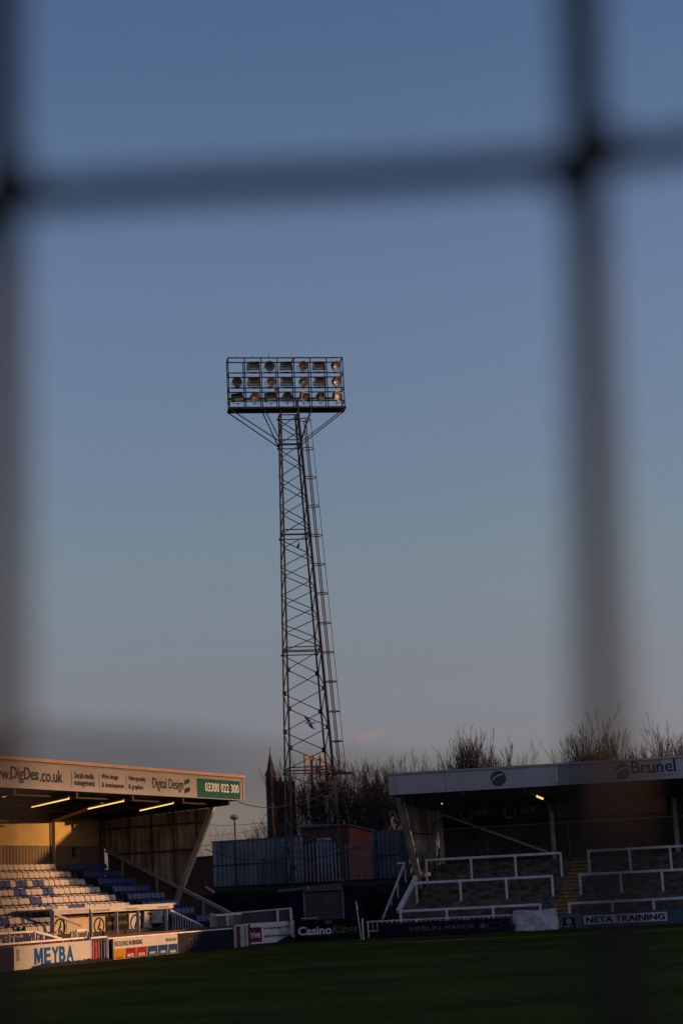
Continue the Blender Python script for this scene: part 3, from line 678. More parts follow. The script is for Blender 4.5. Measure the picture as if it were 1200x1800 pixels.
# ------------------------------------------------------------------ corner boards
def wboard(p0, p1, z0, z1, m, label, name='advertising_board'):
    p0, p1 = np.asarray(p0)*[1, 1, 0], np.asarray(p1)*[1, 1, 0]; r = (p1-p0); L = np.linalg.norm(r); r /= L; n = np.array([r[1], -r[0], 0])
    rt = thing(name, label, 'board', (p0+p1)/2, 'advertising boards round the pitch')
    bd = MB().box((p0+p1)/2-n*.03+Z*(z0+z1)/2, r*L/2, n*.03, Z*(z1-z0)/2).build('panel', m, rt)
    mb = MB()
    for i in range(max(2, int(L/1.6)+1)):
        k = max(2, int(L/1.6)+1); q = p0+r*(.1+(L-.2)*i/(k-1))-n*.09; mb.beam(q, q+Z*(z1-.05), .05)
    mb.build('support', DARKST, rt)
    return rt, bd, p0, r, n, L
dp0, dp1 = ground(431, 1662), ground(518, 1655)
rt, bd, o, r, n, L = wboard(dp0, dp1, .03, 1.02, mat('shade_lifted_white', (.62, .60, .64), .6), 'white board with a red Drive logo beside the white gate frame')  # board white lightened to make up for the shade it stands in
k = L
shape([(k*.03+x, y) for x, y in rect(0, .12, k*.30, .82)], o, r, Z, n, BLUE2, bd, 'logo_border', off=.006)
shape([(k*.03+x, y) for x, y in rect(.07, .17, k*.30-.06, .77)], o, r, Z, n, RED, bd, 'logo_square', off=.013)
text('Drive', o+r*(k*.055)+Z*.3, r, Z, n, k*.24, .36, WPRINT, bd, off=.02, bold=.02)
text('Burn Road Hartlepool TS24 7NB', o+r*k*.38+Z*.66, r, Z, n, k*.58, .15, INK, bd)
text('www.', o+r*k*.38+Z*.3, r, Z, n, k*.12, .11, RED, bd); text('drivemotorgroup', o+r*k*.505+Z*.27, r, Z, n, k*.33, .17, INK, bd); text('.co.uk', o+r*k*.85+Z*.3, r, Z, n, k*.12, .13, RED, bd)
mb = MB(); q = o+r*k*.55+n*.18
mb.add([q+Z*.01, o+r*k*1.0+n*.18+Z*.01, o+r*k*.86+n*.09+Z*.36, q+n*.3+Z*.01, o+r*k*1.0+n*.45+Z*.01], [(0, 2, 3), (3, 2, 4), (4, 2, 1), (0, 1, 2), (0, 3, 4, 1)])
single('cloth', mb, NAVY, 'dark blue cloth slumped against the right foot of the red and white board', 'cloth', o+r*k*.8)
for i, q in enumerate((.10, .33)):
    pass
cp0, cp1 = ground(519, 1656), ground(638, 1650)
rt, bd, o, r, n, L = wboard(cp0, cp1, .0, 1.03, BLACK, 'black board reading CasinoKings in white and green')
def bx(x): 
    d = ray(x, 1640); A = np.array([[r[0], -d[0]], [r[1], -d[1]]]); s = np.linalg.solve(A, (CP-o)[:2]); return s[0]
text('Casino', o+r*bx(524)+Z*.30, r, Z, n, bx(583)-bx(524), .42, WPRINT, bd, bold=.03)
text('Kings', o+r*bx(584)+Z*.19, r, Z, n, bx(629)-bx(584), .53, mat('dark_green_letters', (.02, .13, .03), .4), bd, bold=.02, shear=.2)
cx = bx(578); shape([(cx-.15, .82), (cx+.13, .82), (cx+.2, 1.0), (cx+.08, .93), (cx, 1.02), (cx-.1, .93), (cx-.2, 1.0)], o, r, Z, n, MT['dark_green_letters'], bd, 'crown_mark')
mb = MB().box(o+r*(bx(545))+n*.0+Z*1.12, r*.42, n*.02, Z*.015)
single('white_strip', mb, RAILW, 'thin white strip lying above the black board under the shutter', 'strip', o+r*bx(545)+Z*1.03)
# small mesh panel fence above the drive board
mf = thing('mesh_fence_panel', 'grey mesh fence panels in white frames behind the red and white board', 'fence', at(460, 1640, 90.5)*[1, 1, 0])
def P90(x, y, Y=90.6): return at(x, y, Y)
MB().prism([P90(404, 1606), P90(485, 1599), P90(487, 1624), P90(409, 1629)], (0, 1, 0), .03).build('mesh_infill', MESHG, mf)
MB().prism([P90(491, 1599), P90(508, 1598), P90(510, 1622), P90(493, 1624)], (0, 1, 0), .03).build('mesh_infill', MESHG, mf)
MB().beam(P90(400, 1606), P90(512, 1596.5), .07).build('top_rail', RAILW, mf); MB().beam(P90(484, 1624), P90(515, 1622), .09).build('bottom_rail', RAILW, mf)
for x in (487.5, 511): MB().beam(P90(x, 1597, 90.5), P90(x+1.8, 1628, 90.5)*[1, 1, 0], .13).build('post', RAILW, mf)
# corner flag
fp = ground(635, 1652); cf = thing('corner_flag', 'thin white corner flag pole with a small pale furled flag', 'flag', fp)
ft_ = at(625, 1584, fp[1]); MB().tube([fp, (fp*2+ft_)/3, ft_], .03, 6).build('pole', RAILW, cf)
q = at(628, 1598, fp[1]-.02)
MB().prism([at(625.2, 1585, fp[1]-.01), at(630, 1597, fp[1]-.01), at(627.2, 1602, fp[1]-.01), at(625.8, 1598, fp[1]-.01)], (0, 1, 0), .02).build('flag', mat('flag_cloth', (.5, .5, .55), .8), cf)
sp = ground(638.5, 1652); mb = MB().tube([sp, sp+Z*.95], .04, 8).tube([sp+Z*.95, sp+Z*1.0], [.05, .03], 8); single('short_post', mb, RAILW, 'short white post right of the corner flag', 'post', sp)

# ------------------------------------------------------------------ corner background
# bank of earth carrying the fences
mb = MB()
rnd = random.Random(3); prof = [(93.6, 0), (94.2, 1.2), (95.6, 2.1), (97.2, 2.6), (98.6, 2.7), (106, 2.85), (108, 3.0), (116, 3.0), (116.1, 0)]
xs = np.linspace(-11.5, 6.2, 60); o = len(mb.v)
for x in xs:
    for j, (y, z) in enumerate(prof): mb.v.append((x, y+(rnd.uniform(-.15, .15) if 0 < j < 4 else 0), z+(rnd.uniform(-.12, .12) if 0 < j < 4 else 0)))
kk = len(prof)
for i in range(len(xs)-1):
    for j in range(kk-1): a = i*kk+j; mb.f.append((a, a+1, a+kk+1, a+kk))
struct('earth_bank', mb, BARE)
# kiosk
kY = 93
def K(x, y, Y=kY): return at(x, y, Y)
ks = thing('kiosk', 'dark navy kiosk with a closed grey roller shutter behind the black board', 'kiosk', K(560, 1640)*[1, 1, 0])
kl, kr = K(489, 1600)[0], K(640, 1600)[0]; kt = 2.42
MB().box((( kl+kr)/2, kY+.25, kt/2), ((kr-kl)/2, 0, 0), (0, .2, 0), (0, 0, kt/2)).build('wall', NAVYW, ks)
sl_, sr_ = K(535, 1590)[0], K(603, 1590)[0]; st, sb = K(570, 1567)[2], K(570, 1616)[2]
M = MB(); n_ = 13
for i in range(n_):
    z0 = sb+(st-sb)*i/n_; z1 = sb+(st-sb)*(i+.62)/n_
    M.box(((sl_+sr_)/2, kY+.0, (z0+z1)/2), ((sr_-sl_)/2-.06, 0, 0), (0, .03, .012), (0, 0, (z1-z0)/2))
sh = M.build('roller_shutter', mat('shutter_grey', (.10, .095, .10), .7, var=.2, spec=.2), ks); MB().box(((sl_+sr_)/2, kY+.09, (sb+st)/2), ((sr_-sl_)/2, 0, 0), (0, .02, 0), (0, 0, (st-sb)/2)).build('shutter_back', BLACK, sh)
MB().box(((sl_+sr_)/2, kY-.05, K(570, 1561)[2]), ((sr_-sl_)/2+.02, 0, 0), (0, .12, 0), (0, 0, .15)).build('shutter_box', mat('shutter_box_grey', (.07, .062, .066), .6), ks)
for x in (sl_, sr_): MB().box((x, kY-.02, (st+sb)/2), (.045, 0, 0), (0, .05, 0), (0, 0, (st-sb)/2)).build('shutter_guide', mat('guide_grey', (.16, .16, .17), .5), ks)
MB().box(((sl_+sr_)/2-.1, kY-.06, sb-.07), ((sr_-sl_)/2+.1, 0, 0), (0, .12, 0), (0, 0, .03)).build('sill', mat('sill_tan', (.16, .10, .07), .7), ks)
MB().box((K(542, 1561)[0], kY-.19, K(542, 1561)[2]), (.03, 0, 0), (0, .01, 0), (0, 0, .05)).build('small_label', RAILW, ks)
MB().prism([(kl, kY-.1, kt), (kr-1.2, kY-.1, kt+.15), (kr-1.2, kY+.8, kt+.28), (kl, kY+.8, kt+.1)], Z, .06).build('roof', mat('kiosk_roof', (.05, .045, .04), .9), ks)
# grey corrugated fence
FY = 109
def Fp(x, y, Y=FY): return at(x, y, Y)
def cfence(xa, xb, ya0, ya1, yb, label, m=BLUEG, Y=FY, rail=True, posts=()):
    p = Fp(xa, ya0, Y); q = Fp(xb, ya1, Y); zb = Fp(xa, yb, Y)[2]; L = q[0]-p[0]; base = np.array([p[0], Y, zb])
    r = thing('corrugated_fence', label, 'fence', (base[0]+L/2, Y, zb))
    sh = MB().corr(base, (1, 0, 0), L, Z, 1, (0, -1, 0), pitch=.27, dep=.11, top=lambda x: p[2]-zb+(q[2]-p[2])*x/L).build('sheeting', m, r)
    MB().beam((p[0]-.02, Y, p[2]+.04), (q[0]+.02, Y, q[2]+.04), .16, .09).build('capping', mat('cap_blue', (.02, .05, .16), .5), r)
    if rail: MB().beam((p[0], Y-.08, zb+(p[2]-zb)*.52), (q[0], Y-.08, zb+(p[2]-zb)*.52+.04), .08, .08).build('mid_rail', DARKST, r)
    for x in posts: c = Fp(x, 1520, Y); MB().beam((c[0], Y-.1, zb-.3), (c[0], Y-.1, p[2]+.05), .2, .08).build('post', mat('fence_post_dark', (.035, .045, .08), .6), r)
    return r
cfence(373, 492, 1481.5, 1474, 1567, 'tall blue-grey corrugated fence with a thin lamp post rising behind it', posts=(413,))
r = cfence(492, 531, 1474, 1470, 1558, 'narrow blue-grey corrugated fence section left of the brick hut', Y=109.6, rail=False)
mb = MB().box(Fp(496, 1520, 108.8), (.2, 0, 0), (0, .05, 0), (0, 0, 1.35)); single('flat_post', mb, mat('flat_post_grey', (.085, .095, .135), .6), 'wide flat grey post at the right end of the tall corrugated fence', 'post', (Fp(496, 1520, 108.8)[0], 108.8, 2.9))
# dark frame in front of the fence (turnstile rails)
fr = thing('rail_frame', 'dark upright frame standing before the tall corrugated fence', 'frame', Fp(470, 1556, 108.2))
for x in (455, 463, 478, 487): MB().beam(Fp(x, 1515 if x != 463 else 1508, 108.2), Fp(x+1.5, 1560, 108.2), .07 if x != 463 else .15).build('upright', MT['fence_post_dark'], fr)
MB().beam(Fp(455, 1518, 108.2), Fp(488, 1514, 108.2), .06).beam(Fp(455, 1542, 108.2), Fp(488, 1539, 108.2), .06).build('cross_rail', MT['fence_post_dark'], fr)
cfence(651, 697, 1465, 1461, 1550, 'blue corrugated fence between the brick hut and the terrace', m=streaky('blue_cladding', (.06, .07, .095), (.13, .14, .175), sx=3), Y=108.5, posts=(662,))
cfence(697, 716, 1461, 1459, 1550, 'dark narrow corrugated panel beside the concrete gable strut', m=streaky('dark_cladding', (.04, .04, .05), (.09, .09, .10), sx=3), Y=108.2, rail=False)
# palisade
def palisade(xa, xb, yt0, yt1, yb, label, m, Y, step=.21):
    p = at(xa, yt0, Y); q = at(xb, yt1, Y); zb = at((xa+xb)/2, yb, Y)[2]; r = thing('palisade_fence', label, 'fence', ((p[0]+q[0])/2, Y, zb)); k = int((q[0]-p[0])/step)
    M = MB()
    for i in range(k+1):
        x = p[0]+(q[0]-p[0])*i/k; zt = p[2]+(q[2]-p[2])*i/k+rnd.uniform(-.03, .03); w = .045
        M.prism([(x-w, Y, zb), (x+w, Y, zb), (x+w, Y, zt-.12), (x+.01, Y, zt), (x-w, Y, zt-.1)], (0, 1, 0), .02)
    M.build('pales', m, r)
    MB().beam((p[0], Y+.05, zb+.35), (q[0], Y+.05, zb+.35), .05).beam((p[0], Y+.05, p[2]-.4), (q[0], Y+.05, q[2]-.4), .05).build('rails', DARKST, r)
palisade(505, 556, 1486, 1480, 1553, 'dull steel palisade fence left of the paler palisade gate', PALI, 107.9)
palisade(557, 594, 1480, 1478, 1550, 'pale blue-grey palisade gate below the brick hut', streaky('pale_palisade', (.17, .19, .24), (.30, .33, .38)), 107.7, .19)
palisade(600, 651, 1482, 1478, 1550, 'dark palisade fence right of the tower foot', streaky('dark_palisade', (.09, .09, .11), (.15, .15, .18)), 107.9)
# brick hut
hY = 111.5
def Hp(x, y, Y=hY): return at(x, y, Y)
hut = thing('brick_hut', 'red brick hut with a shallow dark roof behind the palisade fence', 'hut', (Hp(590, 1500)[0], hY+1.5, 2.8))
xl, xm, xr = Hp(531, 1500)[0], Hp(615, 1500)[0], Hp(656, 1500, hY+3)[0]; ztl, ztm = Hp(531, 1457)[2], Hp(606, 1453)[2]; ztr = Hp(656, 1463, hY+3)[2]
MB().prism([(xl, hY, 2.3), (xm, hY, 2.3), (xm, hY, ztm), (xl, hY, ztl)], (0, 1, 0), .3).build('front_wall', BRICKD, hut)
MB().prism([(xm, hY, 2.3), (xr, hY+2.5, 2.3), (xr, hY+2.5, ztr), (xm, hY, ztm)], (0, 1, 0), .3).build('side_wall', LITBRICK, hut)  # lit side in a brighter brick, sunlight put into the colour
MB().prism([(xl-.15, hY-.15, ztl+.0), (xm, hY-.2, ztm+.03), (xr+.15, hY+2.4, ztr+.02), (xr-2, hY+4, ztr+.1), (xl, hY+4, ztl+.3)], Z, .12).build('roof', mat('hut_roof', (.03, .035, .05), .7), hut)
MB().box((Hp(571, 1474)[0], hY-.03, Hp(571, 1475)[2]), (.52, 0, 0), (0, .03, 0), (0, 0, .07)).build('lintel', mat('lintel_grey', (.32, .32, .33), .6), hut)
MB().box((Hp(571, 1474)[0], hY-.04, Hp(571, 1475)[2]-.8), (.5, 0, 0), (0, .02, 0), (0, 0, .75)).build('door', mat('hut_door', (.06, .10, .15), .6), hut)
# dark brick wall between stand and fence
bwY = 97
a = at(325, 1512, bwY); b2 = at(374, 1506, bwY)
mb = MB().prism([(at(300, 1520, bwY)[0], bwY, 0), (b2[0], bwY, 0), (b2[0], bwY, b2[2]), (at(300, 1520, bwY)[0], bwY, a[2])], (0, 1, 0), .3)
bwl = thing('brick_wall', 'dark brick wall between the stand end and the corrugated fence', 'wall', ((a[0]+b2[0])/2, bwY, 0)); mb.build('wall', BRICKD, bwl)
MB().beam((a[0]-1, bwY+.1, a[2]+.03), (b2[0], bwY+.1, b2[2]+.03), .36, .08).build('coping', mat('coping_dark', (.05, .035, .03), .9), bwl)
# fallen white bar
mb = MB().beam(at(361, 1558, 95.5), at(378, 1569, 95.5), .09, .07); single('white_bar', mb, RAILW, 'short white bar slanting in the dark right of the raking strut', 'bar', at(370, 1564, 95.5))

# ------------------------------------------------------------------ lamp post
lp = at(412, 1475, 110.5); top = at(412, 1440, 110.5)
st_ = thing('street_lamp', 'dome-topped lamp on a thin post behind the corrugated fence', 'lamp', (lp[0]+.1, 110.5, 2.8))
MB().tube([(lp[0]+.08, 110.5, 2.75), (top[0], 110.5, top[2])], .04, 8).build('post', DARKST, st_)
hd = MB().lathe((top[0], 110.5, top[2]-.06), Z, [(.03, 0), (.2, .06), (.29, .15), (.27, .26), (.15, .34), (.02, .36)], 18).build('lamp_head', mat('lamp_head_grey', (.45, .40, .38), .5), st_, smooth=True)

# ------------------------------------------------------------------ terrace (right)
SR = 50
T = thing('terrace_stand', 'roofed standing terrace at the right with a long pale fascia', 'stand', TP(8, 4, 0))
tz = lambda m_: .05+.571*(m_-1.0)
mb = MB(); m_ = 1.0; k = 0; NST = 18
for k in range(NST):
    m0 = 1.0+k/3.; z = tz(m0)+.19
    q = [TP(1.35, m0, 0), TP(SR, m0, 0), TP(SR, m0+.334 if k < NST-1 else 7.3, 0), TP(1.35, m0+.334 if k < NST-1 else 7.3, 0)]
    mb.prism(q, Z, z)
stp = mb.build('terrace_steps', CONC, T)
mb = MB()
for k in range(NST-1):       # painted nosings of the gangway
    m0 = 1.0+k/3.; z = tz(m0)+.19
    sA, sB = 8.62, 9.62
    mb.prism([TP(sA, m0-.012, z-.10), TP(sB, m0-.012, z-.10), TP(sB, m0-.012, z+.004), TP(sA, m0-.012, z+.004)], -D, .004)
    mb.prism([TP(sA, m0-.012, z+.004), TP(sB, m0-.012, z+.004), TP(sB, m0+.09, z+.004), TP(sA, m0+.09, z+.004)], Z, .004)
mb.build('painted_nosing', YEL, stp)
# gangway side kerbs
# back wall + roof
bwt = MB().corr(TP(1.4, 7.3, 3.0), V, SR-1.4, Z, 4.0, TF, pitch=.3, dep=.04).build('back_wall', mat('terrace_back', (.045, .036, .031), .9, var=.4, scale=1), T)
for s in (3.2, 7.5, 10.7, 13.9, 17): MB().beam(TP(s+.7, 7.2, 3.5), TP(s+.7, 7.2, 5.35), .035).build('wall_batten', mat('batten', (.14, .13, .12), .7), bwt)
MB().beam(TP(1.4, 7.18, 5.32), TP(SR, 7.18, 5.36), .05, .06).build('wall_rail', mat('wall_rail', (.20, .19, .18), .6), bwt)
MB().beam(TP(1.4, 6.9, 6.78), TP(SR, 6.9, 6.8), .05, .05).build('upper_pipe', mat('pipe_dim', (.10, .09, .085), .6), bwt)
TM = 1.5; z0, z1 = 7.0, 8.0
tf = MB().prism([TP(1.04, TM, z0), TP(9.52, TM, z0), TP(9.52, TM, z1), TP(1.04, TM, z1)], D, .12).build('fascia', FASC, T)
tf2 = MB().prism([TP(9.57, TM, z0), TP(SR, TM, z0), TP(SR, TM, z1), TP(9.57, TM, z1)], D, .12).build('fascia', mat('fascia_grey', (.30, .29, .295), .5, var=.1, scale=1), T)
MB().beam(TP(1.0, TM+.02, z1+.05), TP(SR, TM+.02, z1+.05), .22, .1).build('gutter', mat('gutter_grey', (.38, .37, .41), .5), T)
MB().prism([TP(1.04, TM-.012, z0), TP(1.5, TM-.012, z0), TP(1.5, TM-.012, z1), TP(1.04, TM-.012, z1)], D, .01).build('fascia_joint', mat('fascia_tone', (.42, .42, .46), .4), tf)
for s in (3.9,): MB().prism([TP(s, TM-.006, z0), TP(s+.03, TM-.006, z0), TP(s+.03, TM-.006, z1), TP(s, TM-.006, z1)], D, .01).build('fascia_joint', GPRINT, tf)
# globe logos
def globe(s, z, rr, par, m1, m2):
    c = TP(s, TM, z)+TF*.008
    MB().ring(c, V*rr, Z*rr, 0, 1, TF, .006, 28).build('globe_mark', m1, par)
    pts = [(-.92*rr, -.35*rr), (-.6*rr, .12*rr), (-.1*rr, .42*rr), (.45*rr, .55*rr), (.8*rr, .52*rr), (.45*rr, .42*rr), (-.08*rr, .27*rr), (-.55*rr, -.02*rr), (-.85*rr, -.45*rr)]
    shape(pts, TP(s, TM, z), V, Z, TF, WPRINT, par, 'globe_band', off=.018)
GL = mat('globe_blue', (.012, .055, .09), .4); 
globe(6.62, 7.52, .39, tf, GL, INK)
def tt(x, y): return rs(x, y, m=TM)['s']
globe(tt(1092, 1355), 7.5, .38, tf2, mat('globe_grey', (.03, .035, .045), .4), INK)
sa, sb_ = tt(1109, 1350), tt(1186, 1348)
text('Brunel', TP(sa, TM, 7.37), V, Z, TF, sb_-sa, .60, INK, tf2, bold=.006)
text('GROUP', TP(tt(1163, 1362), TM, 7.17), V, Z, TF, .55, .08, GPRINT, tf2)
for i, x in enumerate((1112, 1128, 1139, 1149, 1162, 1183)):      # serifs
    s = tt(x, 1350); shape(rect(-.12, 0, .12, .035), TP(s, TM, 7.37), V, Z, TF, INK, tf2, 'serif', off=.012)
shape(rect(0, 0, 1.4, z1-z0-.02), TP(tt(1163, 1350), TM, z0+.01), V, Z, TF, mat('fascia_light', (.44, .44, .48), .4), tf2, 'pale_panel', off=.003, th=.003)
shape(rect(0, 0, .25, z1-z0), TP(tt(1190, 1350), TM, z0+.0), V, Z, TF, FASC, tf2, 'pale_panel', off=.008)
# roof slab
rfz = lambda m_: 7.0-.10*(m_-TM)
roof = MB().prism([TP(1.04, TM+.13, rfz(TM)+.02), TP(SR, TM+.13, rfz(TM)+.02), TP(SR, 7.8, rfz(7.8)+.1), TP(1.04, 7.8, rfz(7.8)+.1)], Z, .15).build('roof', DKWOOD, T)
for s in list(np.arange(1.6, 20, 3.1)): MB().beam(TP(s, TM+.2, rfz(2)-.1), TP(s, 7.2, rfz(7)-.1), .12, .22).build('rafter', DARKST, roof)
for s in (1.55, 7.45, 13.87, 20.1, 26.3):
    MB().beam(TP(s, 7.0, 3.2), TP(s, 7.0, 6.5), .26, .22).build('column', mat('terrace_column', (.30, .28, .265), .8, var=.3, scale=2), T)
MB().prism([TP(SR-.2, 1, 0), TP(SR-.2, 7.6, 0), TP(SR-.2, 7.6, 6.4), TP(SR-.2, 1.6, 7.0)], V, .12).build('far_gable_wall', MT['stand_concrete'], T)
# gable (left end) : raking strut, sheets
gs = 1.1
mb = MB().corr(TP(gs, 3.3, 0), D, 4.1, Z, 1, V, pitch=.5, dep=.03, top=lambda x: rfz(3.3+x)-.05, bot=lambda x: max(3.2, 6.7-(x)*2.15) if x < 1.7 else 3.1)
mb.build('gable_sheets', FADE, T)
MB().beam(TP(gs-.12, 2.85, 6.85), TP(gs-.12, 5.3, 1.8), .30, .22).build('raking_strut', CONCS, T)
MB().beam(TP(gs+.1, 4.9, 2.85), TP(gs+.1, 7.3, 5.7), .14, .14).build('gable_brace', mat('brace_grey', (.22, .20, .19), .8), T)
MB().beam(TP(gs+.08, 3.9, 5.1), TP(gs+.08, 7.3, 5.1), .05, .06).build('gable_rail', DARKST, T)
# long diagonal pipe under the roof
MB().tube([TP(1.88, 6.5, 6.06), TP(7.71, 6.3, 3.65)], .065, 8).build('diagonal_pipe', mat('pipe_grey', (.26, .25, .245), .5), T)
MB().box(TP(*[rs(776, 1412, m=6)[k] for k in 'smz']), V*.03, D*.03, Z*.03).build('small_light', mat('tiny_lamp', (.8, .8, .8), emis=(.8, .9, 1), estr=3), T)
# light tube
tb = MB().tube([TP(7.42, 4, 6.78), TP(*[rs(953, 1404, m=2.95)[k] for k in 'smz'])], .06, 8).build('light_tube', TUBE, T)
MB().beam(TP(7.42, 4, 6.89), TP(8.3, 2.95, 6.56), .12, .05).build('tube_housing', GALV, tb)
MB().box(TP(7.45, 6.7, rs(968, 1417, m=6.7)['z']), V*.1, D*.1, Z*.2).build('speaker_box', mat('box_grey', (.16, .15, .15), .7), T)
# boards hanging at the back under the roof
def hboard(sa, sb2, za, zb2, m, label):
    rt = thing('hanging_board', label, 'board', TP((sa+sb2)/2, 6.75, za), 'boards hung under the terrace roof')
    bd = MB().prism([TP(sa, 6.75, za), TP(sb2, 6.75, za), TP(sb2, 6.75, zb2), TP(sa, 6.75, zb2)], D, .05).build('panel', m, rt)
    return rt, bd
rt, bd = hboard(1.75, 7.25, 5.42, 6.62, BLACK, 'black board with two pale J and B marks under the terrace roof')
DIM = mat('dim_print', (.15, .15, .16), .5); DOR = mat('dim_orange', (.16, .07, .02), .5)
for xa, xr_ in ((830, 0), (912, 0)):
    s = rs(xa-9 if xa == 830 else xa-15, 1432, m=6.75)['s']; q = rs(xa, 1432 if xa == 830 else 1429, m=6.75)
    c = TP(rs(819 if xa == 830 else 896, 1431, m=6.75)['s'], 6.75, 6.0)+TF*.006
    MB().ring(c, V*.32, Z*.34, .78, 1, TF, .006, 20, R(120), R(270)).build('ring_mark', DIM, bd)
    MB().ring(c, V*.32, Z*.34, .78, 1, TF, .006, 20, R(-90), R(60)).build('ring_mark', DOR, bd)
    text('J&B', TP(c @ V-P0 @ V and rs(830 if xa == 830 else 914, 1430, m=6.75)['s'], 6.75, 5.85), V, Z, TF, .78, .38, DIM, bd, bold=.01)
rt, bd = hboard(7.75, 13.55, 5.6, 6.45, mat('brown_board', (.075, .045, .030), .7, var=.3, scale=1), 'long brown board reading SOLUTIONS under the terrace roof')
sA = rs(1092, 1420, m=6.75)['s']
shape(rect(0, 0, 2.45, .8), TP(sA-.3, 6.75, 5.63), V, Z, TF, mat('ochre_board', (.13, .085, .03), .7), bd, 'ochre_panel', off=.003)
text('SOLUTIONS', TP(sA, 6.75, 5.7), V, Z, TF, 1.75, .27, BLACK, bd, off=.014, bold=.01); text('SPORTS', TP(sA+.35, 6.75, 6.08), V, Z, TF, 1.1, .22, mat('brown_print', (.04, .025, .02), .5), bd, off=.014)

# crush barriers (rails)
def barrier(m_, ss, zr, label, post_w=.13, hb=None):
    r = thing('crush_barrier', label, 'barrier', TP(ss[0], m_, tz(m_)), 'white crush barriers on the terrace')
    MB().beam(TP(ss[0]-.06, m_, zr), TP(ss[-1]+.06, m_, zr), .11, .12).build('rail', RAILW, r)
    for s in ss: MB().beam(TP(s, m_, tz(m_)+.05), TP(s, m_, zr-.06), .12, .11).build('post', RAILW, r)
    return r
barrier(1.1, [1.44, 3.75, 6.05, 8.38], 1.22, 'lowest white barrier left of the yellow gangway')
barrier(3.4, [1.42, 3.68, 6.02, 8.35], 2.57, 'middle white barrier left of the yellow gangway')
barrier(5.1, [1.36, 3.70, 6.00, 8.35], 3.72, 'highest white barrier left of the yellow gangway')
barrier(1.1, [9.81, 11.9, 13.9, 15.9, 17.9], 1.20, 'lowest white barrier right of the yellow gangway')
barrier(3.4, [9.75, 11.78, 13.84, 15.9, 17.9], 2.57, 'middle white barrier right of the yellow gangway')
barrier(5.1, [9.78, 11.87, 13.93, 15.9, 17.9], 3.75, 'highest white barrier right of the yellow gangway')
# sloping end rail + side wall
sw = thing('sloping_end_rail', 'thick white sloping rail rising beside the left end of the terrace', 'rail', TP(1.3, 1.1, 0))
MB().beam(TP(1.32, 1.1, 1.22), TP(1.3, 3.75, 2.85), .16, .2).build('rail', RAILW, sw)
MB().prism([TP(1.3, 1.15, .02), TP(1.3, 3.9, .02), TP(1.3, 3.9, 2.8), TP(1.3, 1.15, 1.15)], V, .05).build('side_panel', mat('side_panel_brown', (.12, .09, .085), .8), sw)
# stair left of the terrace
stt = thing('side_stairs', 'dark concrete steps climbing left of the terrace', 'steps', TP(.3, 1.1, 0))
mb = MB()
for k in range(14): m0 = 1.2+k*.34; mb.prism([TP(-.35, m0, 0), TP(1.1, m0, 0), TP(1.1, m0+.34, 0), TP(-.35, m0+.34, 0)], Z, .17+k*.19)
mb.build('steps', mat('stair_dark', (.028, .024, .022), .9, var=.3), stt)
hrl = thing('stair_handrail', 'thin white handrail climbing the steps left of the terrace', 'handrail', TP(0, 1.1, 0))
q0 = rs(672, 1617, s=-.0); q1 = rs(711, 1517, s=-.0)
MB().tube([TP(q0['s'], q0['m'], q0['z']), TP(q1['s'], q1['m'], q1['z'])], .055, 8).tube([TP(q1['s'], q1['m'], q1['z']), TP(q1['s']-.5, q1['m']+.3, q1['z']+.0)], .05, 8).build('rail', RAILW, hrl)
for u1 in (.1, .38, .66, 1.0):
    m0 = q0['m']+(q1['m']-q0['m'])*u1; z0_ = q0['z']+(q1['z']-q0['z'])*u1; MB().tube([TP(0.0, m0, z0_-1.0), TP(0.0, m0, z0_)], .04, 6).build('post', RAILW, hrl)
# perimeter rail + boards of the terrace side
pr = thing('perimeter_rail', 'low white rail with short spindles behind the boards at the terrace foot', 'rail', TP(4, .35, 0))
MB().beam(TP(0, .4, .80), TP(7.4, .4, .80), .06).build('top_rail', RAILW, pr)
MB().beam(TP(.05, .4, .34), TP(.8, .4, .34), .05).build('lower_rail', RAILW, pr)
mb = MB()
for k in range(31): mb.beam(TP(.05+k*.24, .4, .36), TP(.05+k*.24, .4, .78), .03 if k % 5 else .07)
mb.build('spindles', RAILW, pr)
for s in (.05, 2.5, 5, 7.35): MB().beam(TP(s, .42, 0), TP(s, .42, .8), .07).build('post', RAILW, pr)
rt, bd, o, r, n, L = wboard(TP(.72, 0, 0), TP(7.2, 0, 0), .02, .68, NAVY, 'dark navy board reading MERLIN MANOR in thin capitals')
def tx(x, y=1630): return rs(x, y, m=0)['s']-.72
text('MERLIN', o+r*tx(720)+Z*.25, r, Z, n, tx(774)-tx(720), .2, DIM, bd); text('MANOR', o+r*tx(782)+Z*.25, r, Z, n, tx(834)-tx(782), .2, DIM, bd)
text('.', o+r*tx(777)+Z*.25, r, Z, n, .04, .04, DIM, bd)
MB().ring(o+r*tx(848)+Z*.35+n*.006, r, Z, .0, .14, n, .006, 18).build('coin_mark', mat('dim_gold', (.12, .10, .05), .5), bd)
MB().ring(o+r*(tx(868))+Z*.35+n*.006, r*.38, Z*.15, .9, 1, n, .006, 24).build('oval_mark', MT['dim_gold'], bd)
rt, bd, o, r, n, L = wboard(TP(9.66, 0, 0), TP(18, 0, 0), .02, .72, mat('teal_blue_board', (.015, .055, .12), .4, var=.3, scale=1.2), 'blue board reading NETA TRAINING in bold black capitals on a white band')
def tx(x, y=1615): return rs(x, y, m=0)['s']-9.66
a, b2 = tx(1025), tx(1172)
shape(rect(0, 0, b2-a, .42), o+r*a+Z*.18, r, Z, n, mat('band_white', (.62, .62, .68), .4), bd, 'white_band', off=.005)
text('NETA TRAINING', o+r*(a+.1)+Z*.24, r, Z, n, b2-a-.2, .29, BLACK, bd, off=.014, bold=.04)
